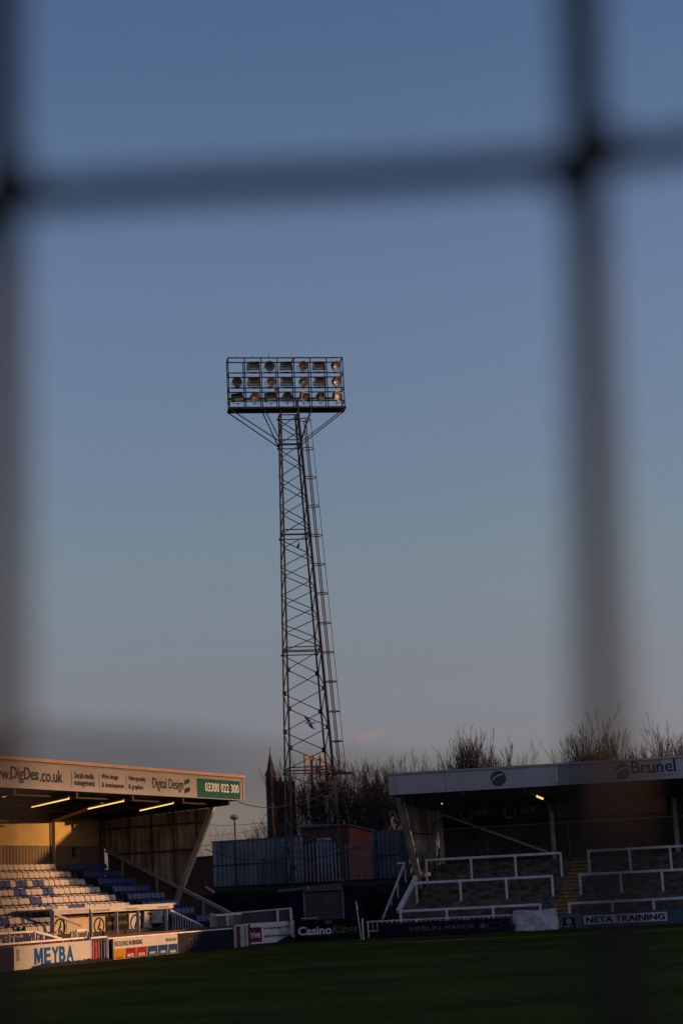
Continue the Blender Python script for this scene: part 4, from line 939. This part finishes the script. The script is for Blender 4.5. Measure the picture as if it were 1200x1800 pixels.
shape(rect(-.1, .02, a-.12, .68), o, r, Z, n, mat('board_grey_end', (.09, .10, .13), .5), bd, 'end_tone', off=.002, th=.003)
shape(rect(0, 0, .62, .5), o+r*.1+Z*.04, r, Z, n, NAVY, bd, 'logo_square', off=.007)
MB().ring(o+r*.40+Z*.36+n*.013, r*.13, Z*.13, .35, 1, n, .005, 18).build('ring_mark', mat('logo_pale', (.30, .34, .38), .4), bd)
text('NETA', o+r*.2+Z*.08, r, Z, n, .42, .10, MT['logo_pale'], bd, off=.016, bold=.02)
for i in range(7): shape([(b2+.1+i*.2, .04), (b2+.18+i*.2, .04), (b2+.5+i*.2, .68), (b2+.42+i*.2, .68)], o, r, Z, n, mat('stripe_teal', (.01, .10, .14), .4), bd, 'stripe')
# tarpaulin covered box between the boards
def bag():
    rnd = random.Random(5); M = MB(); nx, nz = 16, 12; s0, s1 = 7.4, 9.5; c = []
    for side in range(2):
        for i in range(nx+1):
            for j in range(nz+1):
                u1, v1 = i/nx, j/nz; e = min(u1, 1-u1, 1-v1)*8; dep = (.38 if side == 0 else -.3)*min(1, .35+e)
                w = .035*math.sin(u1*9+v1*5)+.025*math.sin(v1*7-u1*17+3*math.sin(u1*4))+rnd.uniform(-.012, .012)
                zz = v1*.98+.03*math.sin(u1*9); c.append(TP(s0+(s1-s0)*u1+.03*math.sin(v1*5), .12, max(.005, zz))+TF*(dep+w*(1 if side == 0 else -1)))
    k = (nx+1)*(nz+1); M.v += [tuple(p) for p in c]
    ix = lambda sd, i, j: sd*k+i*(nz+1)+j
    for i in range(nx):
        for j in range(nz): M.f += [(ix(0, i, j), ix(0, i+1, j), ix(0, i+1, j+1), ix(0, i, j+1)), (ix(1, i, j), ix(1, i, j+1), ix(1, i+1, j+1), ix(1, i+1, j))]
    for i in range(nx): M.f += [(ix(0, i, nz), ix(0, i+1, nz), ix(1, i+1, nz), ix(1, i, nz)), (ix(0, i, 0), ix(1, i, 0), ix(1, i+1, 0), ix(0, i+1, 0))]
    for j in range(nz): M.f += [(ix(0, 0, j), ix(0, 0, j+1), ix(1, 0, j+1), ix(1, 0, j)), (ix(0, nx, j), ix(1, nx, j), ix(1, nx, j+1), ix(0, nx, j+1))]
    return M
single('wrapped_crate', bag(), mat('pale_plastic', (.50, .50, .52), .45, var=.25, scale=4, bump=.4), 'crate wrapped in crumpled pale plastic between the navy and the blue board', 'crate', TP(8.45, .1, 0))

# ------------------------------------------------------------------ floodlight tower
TY = 105.
e1 = np.array([math.cos(.16), math.sin(.16), 0]); e2 = np.array([-math.sin(.16), math.cos(.16), 0])
FL1 = at(492.4, 722, TY); FL0 = at(512.5, 1499, TY)
FR1 = at(523.5, 722, TY+.2); FR0 = at(600, 1499, TY+.45)
zt_, zb_ = FL1[2], FL0[2]
wt = (FR1-FL1) @ e1; wb0 = (FR0-FL0) @ e1
ctop = (FL1+FR1)/2+e2*wt/2; cbot = (FL0+FR0)/2+e2*wb0/2
def tw(z):
    u1 = (zt_-z)/(zt_-zb_); return wt+(wb0-wt)*u1
def tcen(z):
    u1 = (zt_-z)/(zt_-zb_); c = ctop+(cbot-ctop)*u1; return np.array([c[0], c[1], z])
def corner(i, z):
    a, b2 = ((-1, -1), (1, -1), (1, 1), (-1, 1))[i]; w = tw(z)/2; return tcen(z)+e1*a*w+e2*b2*w
FT = thing('floodlight_tower', 'tall tapering lattice tower carrying a three-row frame of floodlights', 'floodlight tower', (tcen(2.8)[0], tcen(2.8)[1], 2.8))
def zof(y, Y=TY): return at(515, y, Y)[2]
zj = [zof(y) for y in (722, 776, 933, 1140, 1352, 1560)]
nodes_y = {0: (728, 772, 1), 1: (779, 930, 3), 2: (938, 1137, 4), 3: (1143, 1349, 3), 4: (1355, 1560, 3)}
for i in range(4):
    leg = MB()
    for sgn in range(1):
        p, q = corner(i, zt_), corner(i, 2.6); d1_ = e1*(-1 if i in (1, 2) else 1); d2_ = e2*(-1 if i in (2, 3) else 1)
        for a_, b2 in (((p+d1_*.045), (q+d1_*.045)),): leg.box((a_+b2)/2, (b2-a_)/2, d1_*.045, d2_*.010)
        a_, b2 = p+d2_*.045, q+d2_*.045; leg.box((a_+b2)/2, (b2-a_)/2, d2_*.045, d1_*.010)
    leg.build('leg', TOWER, FT)
zig = MB(); plates = MB()
def strut2(p, q, w=.055): zig.beam(p, q, w, .05)
for sec, (ya, yb, n_) in nodes_y.items():
    za, zb2 = zof(ya), zof(yb)
    for face in range(4):
        i, j = face, (face+1) % 4
        M = MB(); M.beam(corner(i, za), corner(j, za), .06).beam(corner(i, zb2), corner(j, zb2), .06); 
        half = n_*2; zz = [za+(zb2-za)*k/half for k in range(half+1)]
        first = i if face in (1, 3) else j; other = j if first == i else i
        for k in range(half):
            a_, b2 = (first, other) if k % 2 == 0 else (other, first)
            M.beam(corner(a_, zz[k]), corner(b2, zz[k+1]), .05, .05)
            if sec >= 3 and k: c = corner(a_, zz[k]); inw = e1*(.12 if a_ in (0, 3) else -.12); plates.box(c+inw*.8+e2*(.01 if a_ in (0, 1) else -.01), e1*.11, e2*.012, Z*.14)
        M.build('lattice_bracing', TOWER, FT)
    for c in range(4): plates.box(corner(c, za), e1*.08, e2*.08, Z*.06)
plates.build('gusset_plates', TOWER, FT)
# ladder and cage on the right side
ld = MB(); s0z, s1z = 3.6, zof(728)
def lad(z, off=0, dep=-.3): return tcen(z)+e1*(tw(z)/2+.06+off)+e2*(dep-tw(z)/2+.3)
for dp in (-.2, .2): ld.beam(lad(s0z, 0, dp), lad(s1z+1, 0, dp), .06, .06)
z = s0z
while z < s1z+.8: ld.beam(lad(z, 0, -.2), lad(z, 0, .2), .025); z += .3
ladder = ld.build('ladder', TOWER, FT)
for k, y in enumerate((734.5, 786, 837, 888, 939.5, 991, 1042.6, 1095, 1147, 1199, 1252, 1305, 1358)):
    z = zof(y); c = lad(z, .36, 0); M = MB(); pts = [c+e1*.36*math.cos(t)+e2*.36*math.sin(t) for t in np.linspace(0, 2*math.pi, 21)]
    M.tube(pts, .032, 5, cap=False); M.build('cage_hoop', TOWER, ladder)
M = MB()
zc0, zc1 = zof(1362), zof(734)
for dp, w in ((-.36, .045), (.36, .045)): M.beam(lad(zc0, .36, dp), lad(zc1, .36, dp), w*1.3)
M.beam(lad(zc0, .72, 0), lad(zc1, .72, 0), .03); M.build('cage_straps', TOWER, ladder)
plat = MB(); z = zof(1362); c = lad(z, .3, 0); plat.box(c, e1*.75, e2*.5, Z*.04); plat.build('landing', TOWER, ladder)
# head frame
hA, hB = at(400.5, 632, TY-.3), at(601.5, 626, TY+.7); hz1 = (hA[2]+hB[2])/2
fa = at(402, 716, TY-.3); hz0 = fa[2]-.05
hc = np.array([(hA[0]+hB[0])/2, (hA[1]+hB[1])/2, 0]); hw = (hB-hA) @ e1/2; hd_ = .95
def HP(u1, v1, z): return hc+e1*hw*u1+e2*v1+Z*z         # u -1..1, v depth
zr = [hz1, hz1-.97, hz1-1.94, hz1-2.78]
hf = MB()
for v1 in (0, hd_):
    for z in zr[:3]+[zr[3]] if v1 == 0 else zr[:3]: hf.beam(HP(-1, v1, z), HP(1, v1, z), .065)
    for k in range(8): u1 = -1+2*k/7; hf.beam(HP(u1, v1, hz0), HP(u1, v1, hz1), .065)
for z in zr:
    for u1 in (-1, 1) if z != zr[0] else (-1, 1/7, 1): hf.beam(HP(u1, 0, z), HP(u1, hd_, z), .06)
for k in range(7):
    u1 = -1+2*(k+.5)/7; hf.beam(HP(u1, 0, zr[0]), HP(u1, 0, zr[0]+.10), .05)
hf.beam(HP(-1+2*2.5/7, 0, zr[0]), HP(-1+2*2.5/7, 0, zr[0]+.3), .03)
head = hf.build('head_frame', TOWER, FT)
pf = MB().box(HP(0, hd_/2, hz0-.03), e1*(hw+.08), e2*(hd_/2+.10), Z*.05); pf.beam(HP(-1.01, -.05, hz0-.02), HP(1.01, -.05, hz0-.02), .08, .12).beam(HP(-1.01, hd_+.05, hz0+.0), HP(1.01, hd_+.05, hz0+.0), .08, .14)
pf.build('platform', mat('platform_dark', (.03, .025, .028), .7), FT)
MB().beam(HP(-1, hd_, zr[3]+.42), HP(1, hd_, zr[3]+.42), .05, .14).build('kick_board', TOWER, head)
br = MB(); zbr = zof(776)
def cn(i): return corner(i, zbr)
for u1, i in ((-.99, 0), (-.4, 0), (.42, 1), (.99, 1)):
    for v1, j in ((0, i), (hd_, {0: 3, 1: 2}[i])): br.beam(HP(u1, v1, hz0-.1), cn(j), .06)
br.build('raking_braces', TOWER, FT)
# lamps
HOUS = mat('lamp_housing', (.09, .065, .055), .45, metal=.4, var=.3, scale=3)
def lamp(kind, col, row, yw, pit):
    zc = {0: zr[1]+.40, 1: zr[2]+.35, 2: zr[3]+.22}[row]; u1 = -1+2*(col+.5)/7
    c = HP(u1, -.18, zc)
    fwd = -e2*math.cos(R(yw))+e1*math.sin(R(yw)); fwd = fwd*math.cos(R(pit))-Z*math.sin(R(pit))
    rt_ = np.cross(fwd, Z); rt_ /= np.linalg.norm(rt_); up = np.cross(rt_, fwd)
    M = MB()
    if kind == 'b':
        a, b2 = .36, .25
        q = [c+rt_*x*a+up*y*b2+fwd*.10 for x, y in ((-1, -1), (1, -1), (1, 1), (-1, 1))]; p = [c+rt_*x*a*.7+up*y*b2*.6-fwd*.16 for x, y in ((-1, -1), (1, -1), (1, 1), (-1, 1))]
        M.add(q+p, [(4, 5, 6, 7), (0, 4, 7, 3), (1, 2, 6, 5), (0, 1, 5, 4), (3, 7, 6, 2)])
        for s1, s2, ex, ey in ((-1, 0, .02, b2), (1, 0, .02, b2), (0, -1, a, .02), (0, 1, a, .02)): M.box(c+rt_*s1*a+up*s2*b2+fwd*.11, rt_*ex, up*ey, fwd*.03)
        o = M.build('floodlight', HOUS, head, label='rectangular floodlight')
        g2 = MB().add([c+rt_*x*a*.93+up*y*b2*.9+fwd*.05 for x, y in ((-1, -1), (1, -1), (1, 1), (-1, 1))]+[c+rt_*x*a*.5+up*y*b2*.15-fwd*.06 for x, y in ((-1, -1), (1, -1), (1, 1), (-1, 1))], [(0, 1, 5, 4), (1, 2, 6, 5), (2, 3, 7, 6), (3, 0, 4, 7), (4, 5, 6, 7)])
        g2.build('reflector', REFL, o)
        MB().beam(c-rt_*a*.5+fwd*.03, c+rt_*a*.5+fwd*.03, .05, .05).build('lamp_tube', GALV, o)
    else:
        rr = .30
        M.lathe(c, fwd, [(.08, -.26), (.16, -.22), (.26, -.06), (rr, .08), (rr+.02, .10), (rr+.02, .13), (rr-.02, .13)][:6], 20)
        M.f.pop()       # open front
        o = M.build('floodlight', HOUS, head, label='round floodlight', smooth=False)
        g2 = MB().lathe(c, fwd, [(.04, -.12), (.15, -.09), (.23, 0), (rr-.01, .115)], 20); g2.f.pop(); g2.build('reflector', REFL, o, smooth=True)
        MB().lathe(c+fwd*-.08, fwd, [(.05, 0), (.06, .1), (.04, .17)], 10).build('lamp_bulb', GALV, o)
    bz = {0: zr[1], 1: zr[2], 2: zr[3]-.18}[row]-.02; w = .40 if kind == 'b' else .36
    rh = rt_*[1, 1, 0]; a_ = c+rh*w; b_2 = c-rh*w; lo = bz+.02
    MB().tube([a_, np.array([a_[0], a_[1], lo+.1]), np.array([c[0]+rh[0]*w*.7, c[1]+rh[1]*w*.7, lo]), np.array([c[0]-rh[0]*w*.7, c[1]-rh[1]*w*.7, lo]), np.array([b_2[0], b_2[1], lo+.1]), b_2], .016, 5).beam(np.array([c[0], c[1], lo]), HP(u1, 0, bz-.02), .06).build('bracket', DARKST, o)
rows = {0: [None, ('b', -8, 22), ('r', -10, 25), ('b', -5, 22), ('r', 10, 25), ('b', -2, 22), ('r', 52, 18)],
        1: [('r', -12, 25), ('b', -3, 22), ('r', 14, 25), ('b', -3, 20), ('r', 30, 20), ('b', 3, 20), ('r', 46, 18)],
        2: [('b', -22, 35), ('r', 36, 25), ('b', -20, 26), ('r', -4, 25), ('b', 42, 16), ('r', 50, 18), ('b', 48, 10)]}
for rw_, L_ in rows.items():
    for cl_, q in enumerate(L_):
        if q: lamp(q[0], cl_, rw_, q[1], q[2])
mb = MB().box(HP(-1+2*2.9/7, .1, zr[2]-.18), e1*.12, e2*.12, Z*.18); mb.build('control_box', mat('box_terra', (.30, .16, .11), .7), head)

# ------------------------------------------------------------------ birds
gu = at(545, 1271, 92)
def bird():
    return MB().tube([(-.30, 0, .01), (-.25, 0, .015), (-.18, 0, .02), (-.06, 0, .0), (.08, 0, -.01), (.22, 0, .0), (.34, 0, .02)], [.008, .03, .04, .065, .06, .035, .012], 8)
def wing(s):
    M = MB(); pts = [((-.03, 0, .02), .085), ((-.03-s*.07, s*-.15, s*.14), .085), ((-.04-s*.19, s*-.3, s*.25), .06), ((-.02-s*.32, s*-.42, s*.33), .012)]
    for i in range(3):
        (a, wa), (b2, wb_) = pts[i], pts[i+1]; a, b2 = np.array(a), np.array(b2)
        M.prism([a-[wa, 0, 0], b2-[wb_, 0, 0], b2+[wb_, 0, 0], a+[wa, 0, 0]], (0, 1, 0), .012)
    return M
sg = thing('seagull', 'seagull gliding with spread wings in front of the tower', 'bird', gu)
GW_ = mat('gull_white', (.5, .49, .50), .7)
for nm_, M, mm in (('body', bird(), GW_), ('wing', wing(1), mat('gull_grey', (.16, .16, .18), .7)), ('wing', wing(-1), MT['gull_grey'])):
    me = M.mesh(nm_); o = link(nm_, me, mm, sg)
sg.rotation_euler = (0, 0, R(6))
pb_ = at(524.5, 963, TY); M = MB().tube([(-.1, 0, -.12), (-.02, 0, 0), (.03, 0, .12), (.05, 0, .2)], [.02, .08, .07, .03], 8).tube([(.05, 0, .2), (.07, 0, .25), (.12, 0, .25)], [.03, .045, .008], 8)
o = link('perched_bird', M.mesh('perched_bird'), mat('bird_black', (.02, .02, .022), .7)); o.location = tuple(pb_+Z*.08); o['label'] = 'small dark bird perched on the bracing in the upper half of the tower'; o['category'] = 'bird'

# ------------------------------------------------------------------ church tower
CY = 330.
def Cp(x, y): return at(x, y, CY)
ch = thing('church_tower', 'distant stone church tower with a pointed corner spire', 'church', (Cp(495, 1480)[0], CY, 0))
xl, xr = Cp(470, 1430)[0], Cp(520, 1430)[0]; zt2 = Cp(495, 1373)[2]; zc2 = Cp(495, 1405)[2]; cx_ = (xl+xr)/2; hw_ = (xr-xl)/2
MB().box((cx_, CY+hw_, zc2/2), (hw_*.97, 0, 0), (0, hw_*.97, 0), (0, 0, zc2/2)).build('lower_wall', STONE, ch)
bf = MB().box((cx_, CY+hw_, (zt2+zc2)/2), (hw_*.98, 0, 0), (0, hw_*.93, 0), (0, 0, (zt2-zc2)/2)).build('belfry', STONE, ch)
MB().add([(cx_-hw_*1.06, CY-hw_*.06, zc2+.4), (cx_+hw_*1.06, CY-hw_*.06, zc2+.4), (cx_+hw_*1.06, CY+hw_*2.06, zc2+.4), (cx_-hw_*1.06, CY+hw_*2.06, zc2+.4),
          (cx_-hw_*.9, CY+.1, zc2-.9), (cx_+hw_*.9, CY+.1, zc2-.9), (cx_+hw_*.9, CY+hw_*1.9, zc2-.9), (cx_-hw_*.9, CY+hw_*1.9, zc2-.9)], [(0, 1, 2, 3), (4, 7, 6, 5), (0, 4, 5, 1), (1, 5, 6, 2), (2, 6, 7, 3), (3, 7, 4, 0)]).build('string_course', STONE, bf)
mb = MB()
for k in range(5): mb.box((cx_-hw_*.9+hw_*1.8*(k+.5)/5, CY+.2, zt2+.3), (hw_*.1, 0, 0), (0, .2, 0), (0, 0, .35))
mb.build('battlements', STONE, bf)
for dx in (-.33, .33): 
    M = MB(); c = np.array([cx_+dx*hw_, CY+.05, zc2+1.6]); M.prism([c+np.array([x, 0, z]) for x, z in ((-.45, -1), (.45, -1), (.45, .6), (0, 1.2), (-.45, .6))], (0, 1, 0), .25)
    M.build('belfry_opening', BLACK, bf)
M = MB(); c = np.array([cx_+.3, CY-.0, Cp(495, 1432)[2]]); M.prism([c+np.array([x, 0, z]) for x, z in ((-1, -1.2), (1, -1.2), (1, .8), (0, 1.5), (-1, .8))], (0, 1, 0), .25); M.build('window', BLACK, ch)
tx_ = Cp(475.5, 1360)[0]; zs0, zs1 = Cp(475, 1363)[2], Cp(474, 1322)[2]; zr0 = Cp(475, 1372)[2]
MB().lathe((tx_, CY+.9, 0), Z, [(1.05, 0), (1.0, zs0-.5), (1.0, zs0)], 8).build('turret', STONE, ch)
spi = MB().lathe((tx_, CY+.9, 0), Z, [(1.12, zs0-.05), (1.15, zs0+.15), (.72, zs0+1.1), (.45, zs0+2.4), (.06, zs1)], 8).build('spire', SLATE, ch)
MB().tube([(tx_, CY+.9, zs1-.1), (tx_, CY+.9, zs1+1.0)], .05, 6).lathe((tx_, CY+.9, zs1+.25), Z, [(.03, 0), (.15, .1), (.03, .22)], 8).beam((tx_-.2, CY+.9, zs1+.75), (tx_+.2, CY+.9, zs1+.75), .06).build('finial', DARKST, spi)

# ------------------------------------------------------------------ phone mast
MY = 128.
def Mp(x, y): return at(x, y, MY)
ms_ = thing('phone_mast', 'mobile phone mast with tall pale antenna panels behind the tower', 'mast', (Mp(550, 1470)[0], MY, 0))
mx_ = Mp(550, 1400)[0]; MB().tube([(mx_, MY, 0), (mx_, MY, Mp(550, 1336)[2])], [.2, .09], 8).build('pole', DARKST, ms_)
AP = mat('antenna_white', (.55, .50, .47), .5)
for x, ya, yb, w, Y in ((539, 1326, 1364, .19, MY-.5), (553, 1327, 1337, .14, MY), (566, 1326, 1366, .17, MY+.3)):
    a, b2 = at(x, ya, Y), at(x+1.0, yb, Y); MB().box((a+b2)/2, (w*.92, w*.3, 0), (-.06, .12, 0), (a-b2)/2).build('antenna_panel', AP, ms_)
mb = MB()
for y in (1335, 1350, 1362): mb.beam(Mp(539, y), Mp(567, y-1), .05)
for x in (545, 556, 561, 572): mb.beam(Mp(x, 1330), Mp(x+1.5, 1372), .06)
mb.build('mounting_frame', DARKST, ms_)
MB().box(Mp(557, 1352), (.12, 0, 0), (0, .1, 0), (0, 0, .25)).box(Mp(546, 1352), (.1, 0, 0), (0, .1, 0), (0, 0, .4)).box(Mp(565, 1380), (.25, 0, 0), (0, .2, 0), (0, 0, .2)).build('radio_units', mat('radio_grey', (.10, .09, .09), .6), ms_)

# ------------------------------------------------------------------ trees
def tree(name, label, base, H, spread, seed, up=.55, forks=5, lv=7, trunk_r=.22, start=.22, lean=(0, 0), m=BARK2, twig=1.0, group='bare trees beyond the ground'):
    rnd = random.Random(seed); r = thing(name, label, 'tree', base, group)
    trunk = MB(); crown = MB(); base = np.array(base, float)
    def grow(p, d, L, rad, l):
        n_ = 3; pts = [p]; dd = d.copy()
        for i in range(n_):
            dd = dd+np.array([rnd.gauss(0, .10), rnd.gauss(0, .10), up*.12+rnd.gauss(0, .04)]); dd /= np.linalg.norm(dd); pts.append(pts[-1]+dd*L/n_)
        rr = [rad*(1-.45*i/n_) for i in range(n_+1)]
        (crown if l > 0 else trunk).tube(pts, rr, 6 if l < 2 else 3, cap=False)
        if l >= lv: return
        if len(crown.f) > 60000: return
        nf = forks if l == 0 else rnd.choice((2, 3, 3, 4) if l < 4 else (2, 2, 3))
        for k in range(nf):
            u1 = 1 if k == 0 else rnd.uniform(.35, 1); i = min(n_-1, int(u1*n_)); q = pts[i]+(pts[i+1]-pts[i])*(u1*n_-i) if u1 < 1 else pts[-1]
            a = rnd.uniform(0, 2*math.pi); sp = spread*(.35 if k == 0 else rnd.uniform(.6, 1.15)); side = np.cross(dd, [math.cos(a), math.sin(a), .3]); side /= np.linalg.norm(side)
            nd = dd+side*sp; nd /= np.linalg.norm(nd)
            grow(q, nd, L*rnd.uniform(.62, .86), max(rr[-1]*rnd.uniform(.55, .8), .011*twig), l+1)
    L0 = H*start; grow(base, np.array([lean[0], lean[1], 1.])/np.linalg.norm([lean[0], lean[1], 1]), L0, trunk_r, 0)
    zmax = float(np.percentile([v[2] for v in crown.v], 98.5))-base[2]; k = H/zmax
    for M in (trunk, crown): M.v = [tuple(base+(np.array(v)-base)*[1, 1, k]) for v in M.v]
    trunk.build('trunk', BARK, r); crown.build('crown', m, r); return r
def tb_(x, Y): return (at(x, 1470, Y)[0], Y, 0)
def hh_(x, y, Y): return at(x, y, Y)[2]
tree('bare_tree', 'wide bare tree with fanning twigs between the tower and the terrace roof', tb_(655, 124), hh_(662, 1346, 124), .72, 11, forks=9, lv=7, trunk_r=.25, start=.26)
tree('bare_tree', 'slighter bare tree just left of the terrace gable strut', tb_(697, 126), hh_(697, 1345, 126), .6, 17, forks=7, lv=7, trunk_r=.18, start=.25)
tree('bare_tree', 'bare tree crowding behind the red brick hut', tb_(617, 128), hh_(617, 1368, 128), .55, 12, forks=5, lv=7, trunk_r=.18)
for i, (x, yt, sd_, nm) in enumerate(((527, 1352, 21, 'slim upright bare tree nearest the church tower'), (545, 1345, 22, 'slim upright bare tree in front of the phone mast'), (563, 1352, 23, 'slim upright bare tree just left of the tower ladder'), (582, 1362, 24, 'slim bare tree seen through the right legs of the tower'))):
    tree('bare_tree', nm, tb_(x, 122+i), hh_(x, yt, 122+i), .22, sd_, up=.9, forks=5, lv=6, trunk_r=.11, start=.34)
tree('bare_tree', 'low bushy bare tree poking over the left part of the terrace roof', tb_(752, 118), hh_(752, 1330, 118), .42, 31, up=1.0, forks=7, lv=7, trunk_r=.22, start=.38)
tree('bare_tree', 'small bare tree rising above the left corner of the terrace roof', tb_(722, 120), hh_(718, 1352, 120), .45, 37, up=.9, forks=7, lv=7, trunk_r=.2, start=.36)
tree('bare_tree', 'taller upright bare tree behind the round logo on the terrace roof', tb_(822, 120), hh_(820, 1309, 120), .26, 32, up=1.3, forks=7, lv=7, trunk_r=.22, start=.40)
tree('bare_tree', 'bare tree with upswept twigs right of the round logo above the roof', tb_(860, 121), hh_(858, 1310, 121), .16, 33, up=1.3, forks=6, lv=7, trunk_r=.2, start=.42)
tree('bare_tree', 'bare tree rising over the roof right of the blurred net strand', tb_(1092, 118), hh_(1085, 1296, 118), .28, 34, up=1.0, forks=8, lv=7, trunk_r=.26, start=.38)
tree('bare_tree', 'bare tree over the roof above the serif lettering', tb_(1140, 119), hh_(1130, 1290, 119), .32, 35, up=1.0, forks=8, lv=7, trunk_r=.26, start=.38)
tree('bare_tree', 'bare tree at the right edge of the picture above the roof', tb_(1205, 118), hh_(1190, 1292, 118), .36, 36, up=1.0, forks=8, lv=7, trunk_r=.26, start=.38)
tree('bare_shrub', 'small bare shrub left of the church tower', (at(462, 1475, 116)[0], 116, 0), hh_(462, 1440, 116), .6, 41, forks=6, lv=6, trunk_r=.1, start=.35)
tree('bare_shrub', 'small bare shrub between the lamp post and the stand', (at(392, 1475, 113)[0], 113, 0), hh_(392, 1458, 113), .6, 42, forks=5, lv=3, trunk_r=.07, start=.5)
tree('bare_shrub', 'bare bush in front of the foot of the church tower', (at(488, 1475, 118)[0], 118, 0), hh_(490, 1432, 118), .6, 43, forks=6, lv=6, trunk_r=.1, start=.35)

# ------------------------------------------------------------------ cables
def cable(a, b2, sag, r_c, label):
    M = MB(); pts = []
    for i in range(17): u1 = i/16; p = np.asarray(a)*(1-u1)+np.asarray(b2)*u1; p = p-Z*sag*4*u1*(1-u1); pts.append(p)
    M.tube(pts, r_c, 5); single('overhead_cable', M, DARKST, label, 'cable', a, 'cables strung about the corner')
cable(LP(ft, FW+.3, 6.98), corner(0, zof(1413)), .25, .02, 'dark cable from the fascia end to the left leg of the tower')
cable(LP(20.9, 6, 4.9), Fp(452, 1474, 108.7)+Z*.1, .15, .018, 'dark cable from the gable wall to the top of the corrugated fence')
cable(at(360, 1492, 97.2), at(505, 1507, 98.0), .35, .022, 'sagging dark cable in front of the tall corrugated fence')
cable(at(505, 1507, 97.2), at(645, 1480, 97.2), .35, .022, 'sagging dark cable in front of the palisade fence')
cable(at(365, 1450, 140), at(505, 1439, 140), .2, .016, 'upper thin wire crossing the sky by the lamp')
cable(at(365, 1470, 140), at(505, 1448, 140), .1, .014, 'lower thin wire crossing the sky by the lamp')
cable(at(445, 1470, 104), corner(0, zof(1350)), .1, .013, 'pale guy wire slanting up to the left leg of the tower')

# ------------------------------------------------------------------ unseen blockers added beyond the frame to cast the evening shade
ms2 = thing('shade_stand', 'unseen long low stand added along the far right touchline to shade the pitch', 'stand', (66, 30, 0))  # added stand, its height set so its shadow covers the pitch
MB().box((66, 29, 2.4), (5, 0, 0), (0, 50, 0), (0, 0, 2.4)).build('wall', MT['stand_concrete'], ms2)  # wall of the added shade stand
MB().prism([(59.5, -21.5, 4.82), (72, -21.5, 5.3), (72, 79.5, 5.3), (59.5, 79.5, 4.82)], Z, .18).build('roof', SLATE, ms2)  # roof of the added shade stand
nb = thing('shadow_blocker', 'unseen sloping-roofed block added beyond the right corner flag to cast shadow', 'shadow blocker', (66, 92, 0))  # added block, roof slope shaped for the diagonal shadow on the seated stand
MB().prism([(60, 80, 0), (60, 136, 0), (60, 136, 13.2), (60, 92.5, 11.6), (60, 80.6, 4.4)], (1, 0, 0), 12).build('wall', mat('shadow_blocker_cream', (.4, .36, .3), .9), nb)  # body of the added shadow blocker
MB().prism([(60.5, 90.35, 0), (60.5, 97, 0), (60.5, 97, 16.5), (60.5, 90.35, 16.5)], (1, 0, 0), 4).build('shadow_edge_block', MT['shadow_blocker_cream'], nb)  # extra block added to give that shadow its upright edge
MB().prism([(59.6, 80.2, 4.5), (59.6, 92.5, 11.9), (59.6, 92.5, 12.1), (59.6, 80.2, 4.7)], (1, 0, 0), 12.8).build('roof', SLATE, nb)  # sloping top of the added shadow blocker

# ------------------------------------------------------------------ net in front of the camera
dN = .365; cell = .12
def nd(y): return dN-.085*min(1, max(0, (y-350)/1000))
def np_(x, y, o=0): dd = ray(x, y); return CP+dd*((nd(y)+o)/(dd @ f_))
net = thing('perimeter_net', 'dark knotted net hanging close in front, its strands out of focus', 'net', (0, dN, .6))
PXC = 1018.
def vx(k, y):            # where vertical strand k passes picture row y
    yy = (y-300)/1000
    if k <= 0: return 3+k*PXC+4*math.sin(yy*3+k)-4*yy
    return 1024+(k-1)*PXC+26*yy+14*yy*yy+5*math.sin(yy*3+k)
def hy(k, x):
    xx = (x-500)/1000
    if k == 1: return float(np.interp(x, [-5000, -1000, 0, 300, 600, 1060, 2200, 6000], [1290, 1300, 1322, 1340, 1375, 1412, 1430, 1450]))
    return 319+k*1003-62*xx-60*xx**3*(1 if k == 0 else .2)+5*math.sin(xx*4+k)
ks_v = range(-4, 6); ks_h = range(-3, 5)
for k in ks_v:
    pts = [np_(vx(k, y), y) for y in np.linspace(hy(-3, 500)-100, hy(4, 500), 70)]
    MB().tube(pts, [.0042-.0006*min(1, max(0, (y-350)/900)) for y in np.linspace(hy(-3, 500)-100, hy(4, 500), 70)], 8).build('vertical_strand', ROPE, net, smooth=True)
for k in ks_h:
    pts = [np_(x, hy(k, x), .004) for x in np.linspace(vx(-4, 500), vx(5, 500), 70)]
    MB().tube(pts, [.0034 if k < 1 else (.0024 if x < 420 else .0015) for x in np.linspace(vx(-4, 500), vx(5, 500), 70)], 8).build('horizontal_strand', ROPE, net, smooth=True)
for k in ks_v:
    for j in ks_h:
        if j >= 1: continue
        x = vx(k, hy(j, vx(k, 300))); y = hy(j, x)
        MB().tube([np_(x-60, y+58, -.001), np_(x-24, y+24, -.001), np_(x+24, y-24, -.001), np_(x+60, y-58, -.001)], [.0018, .0050, .0050, .0018], 8).build('knot', ROPE, net, smooth=True)
bpy.context.view_layer.update()
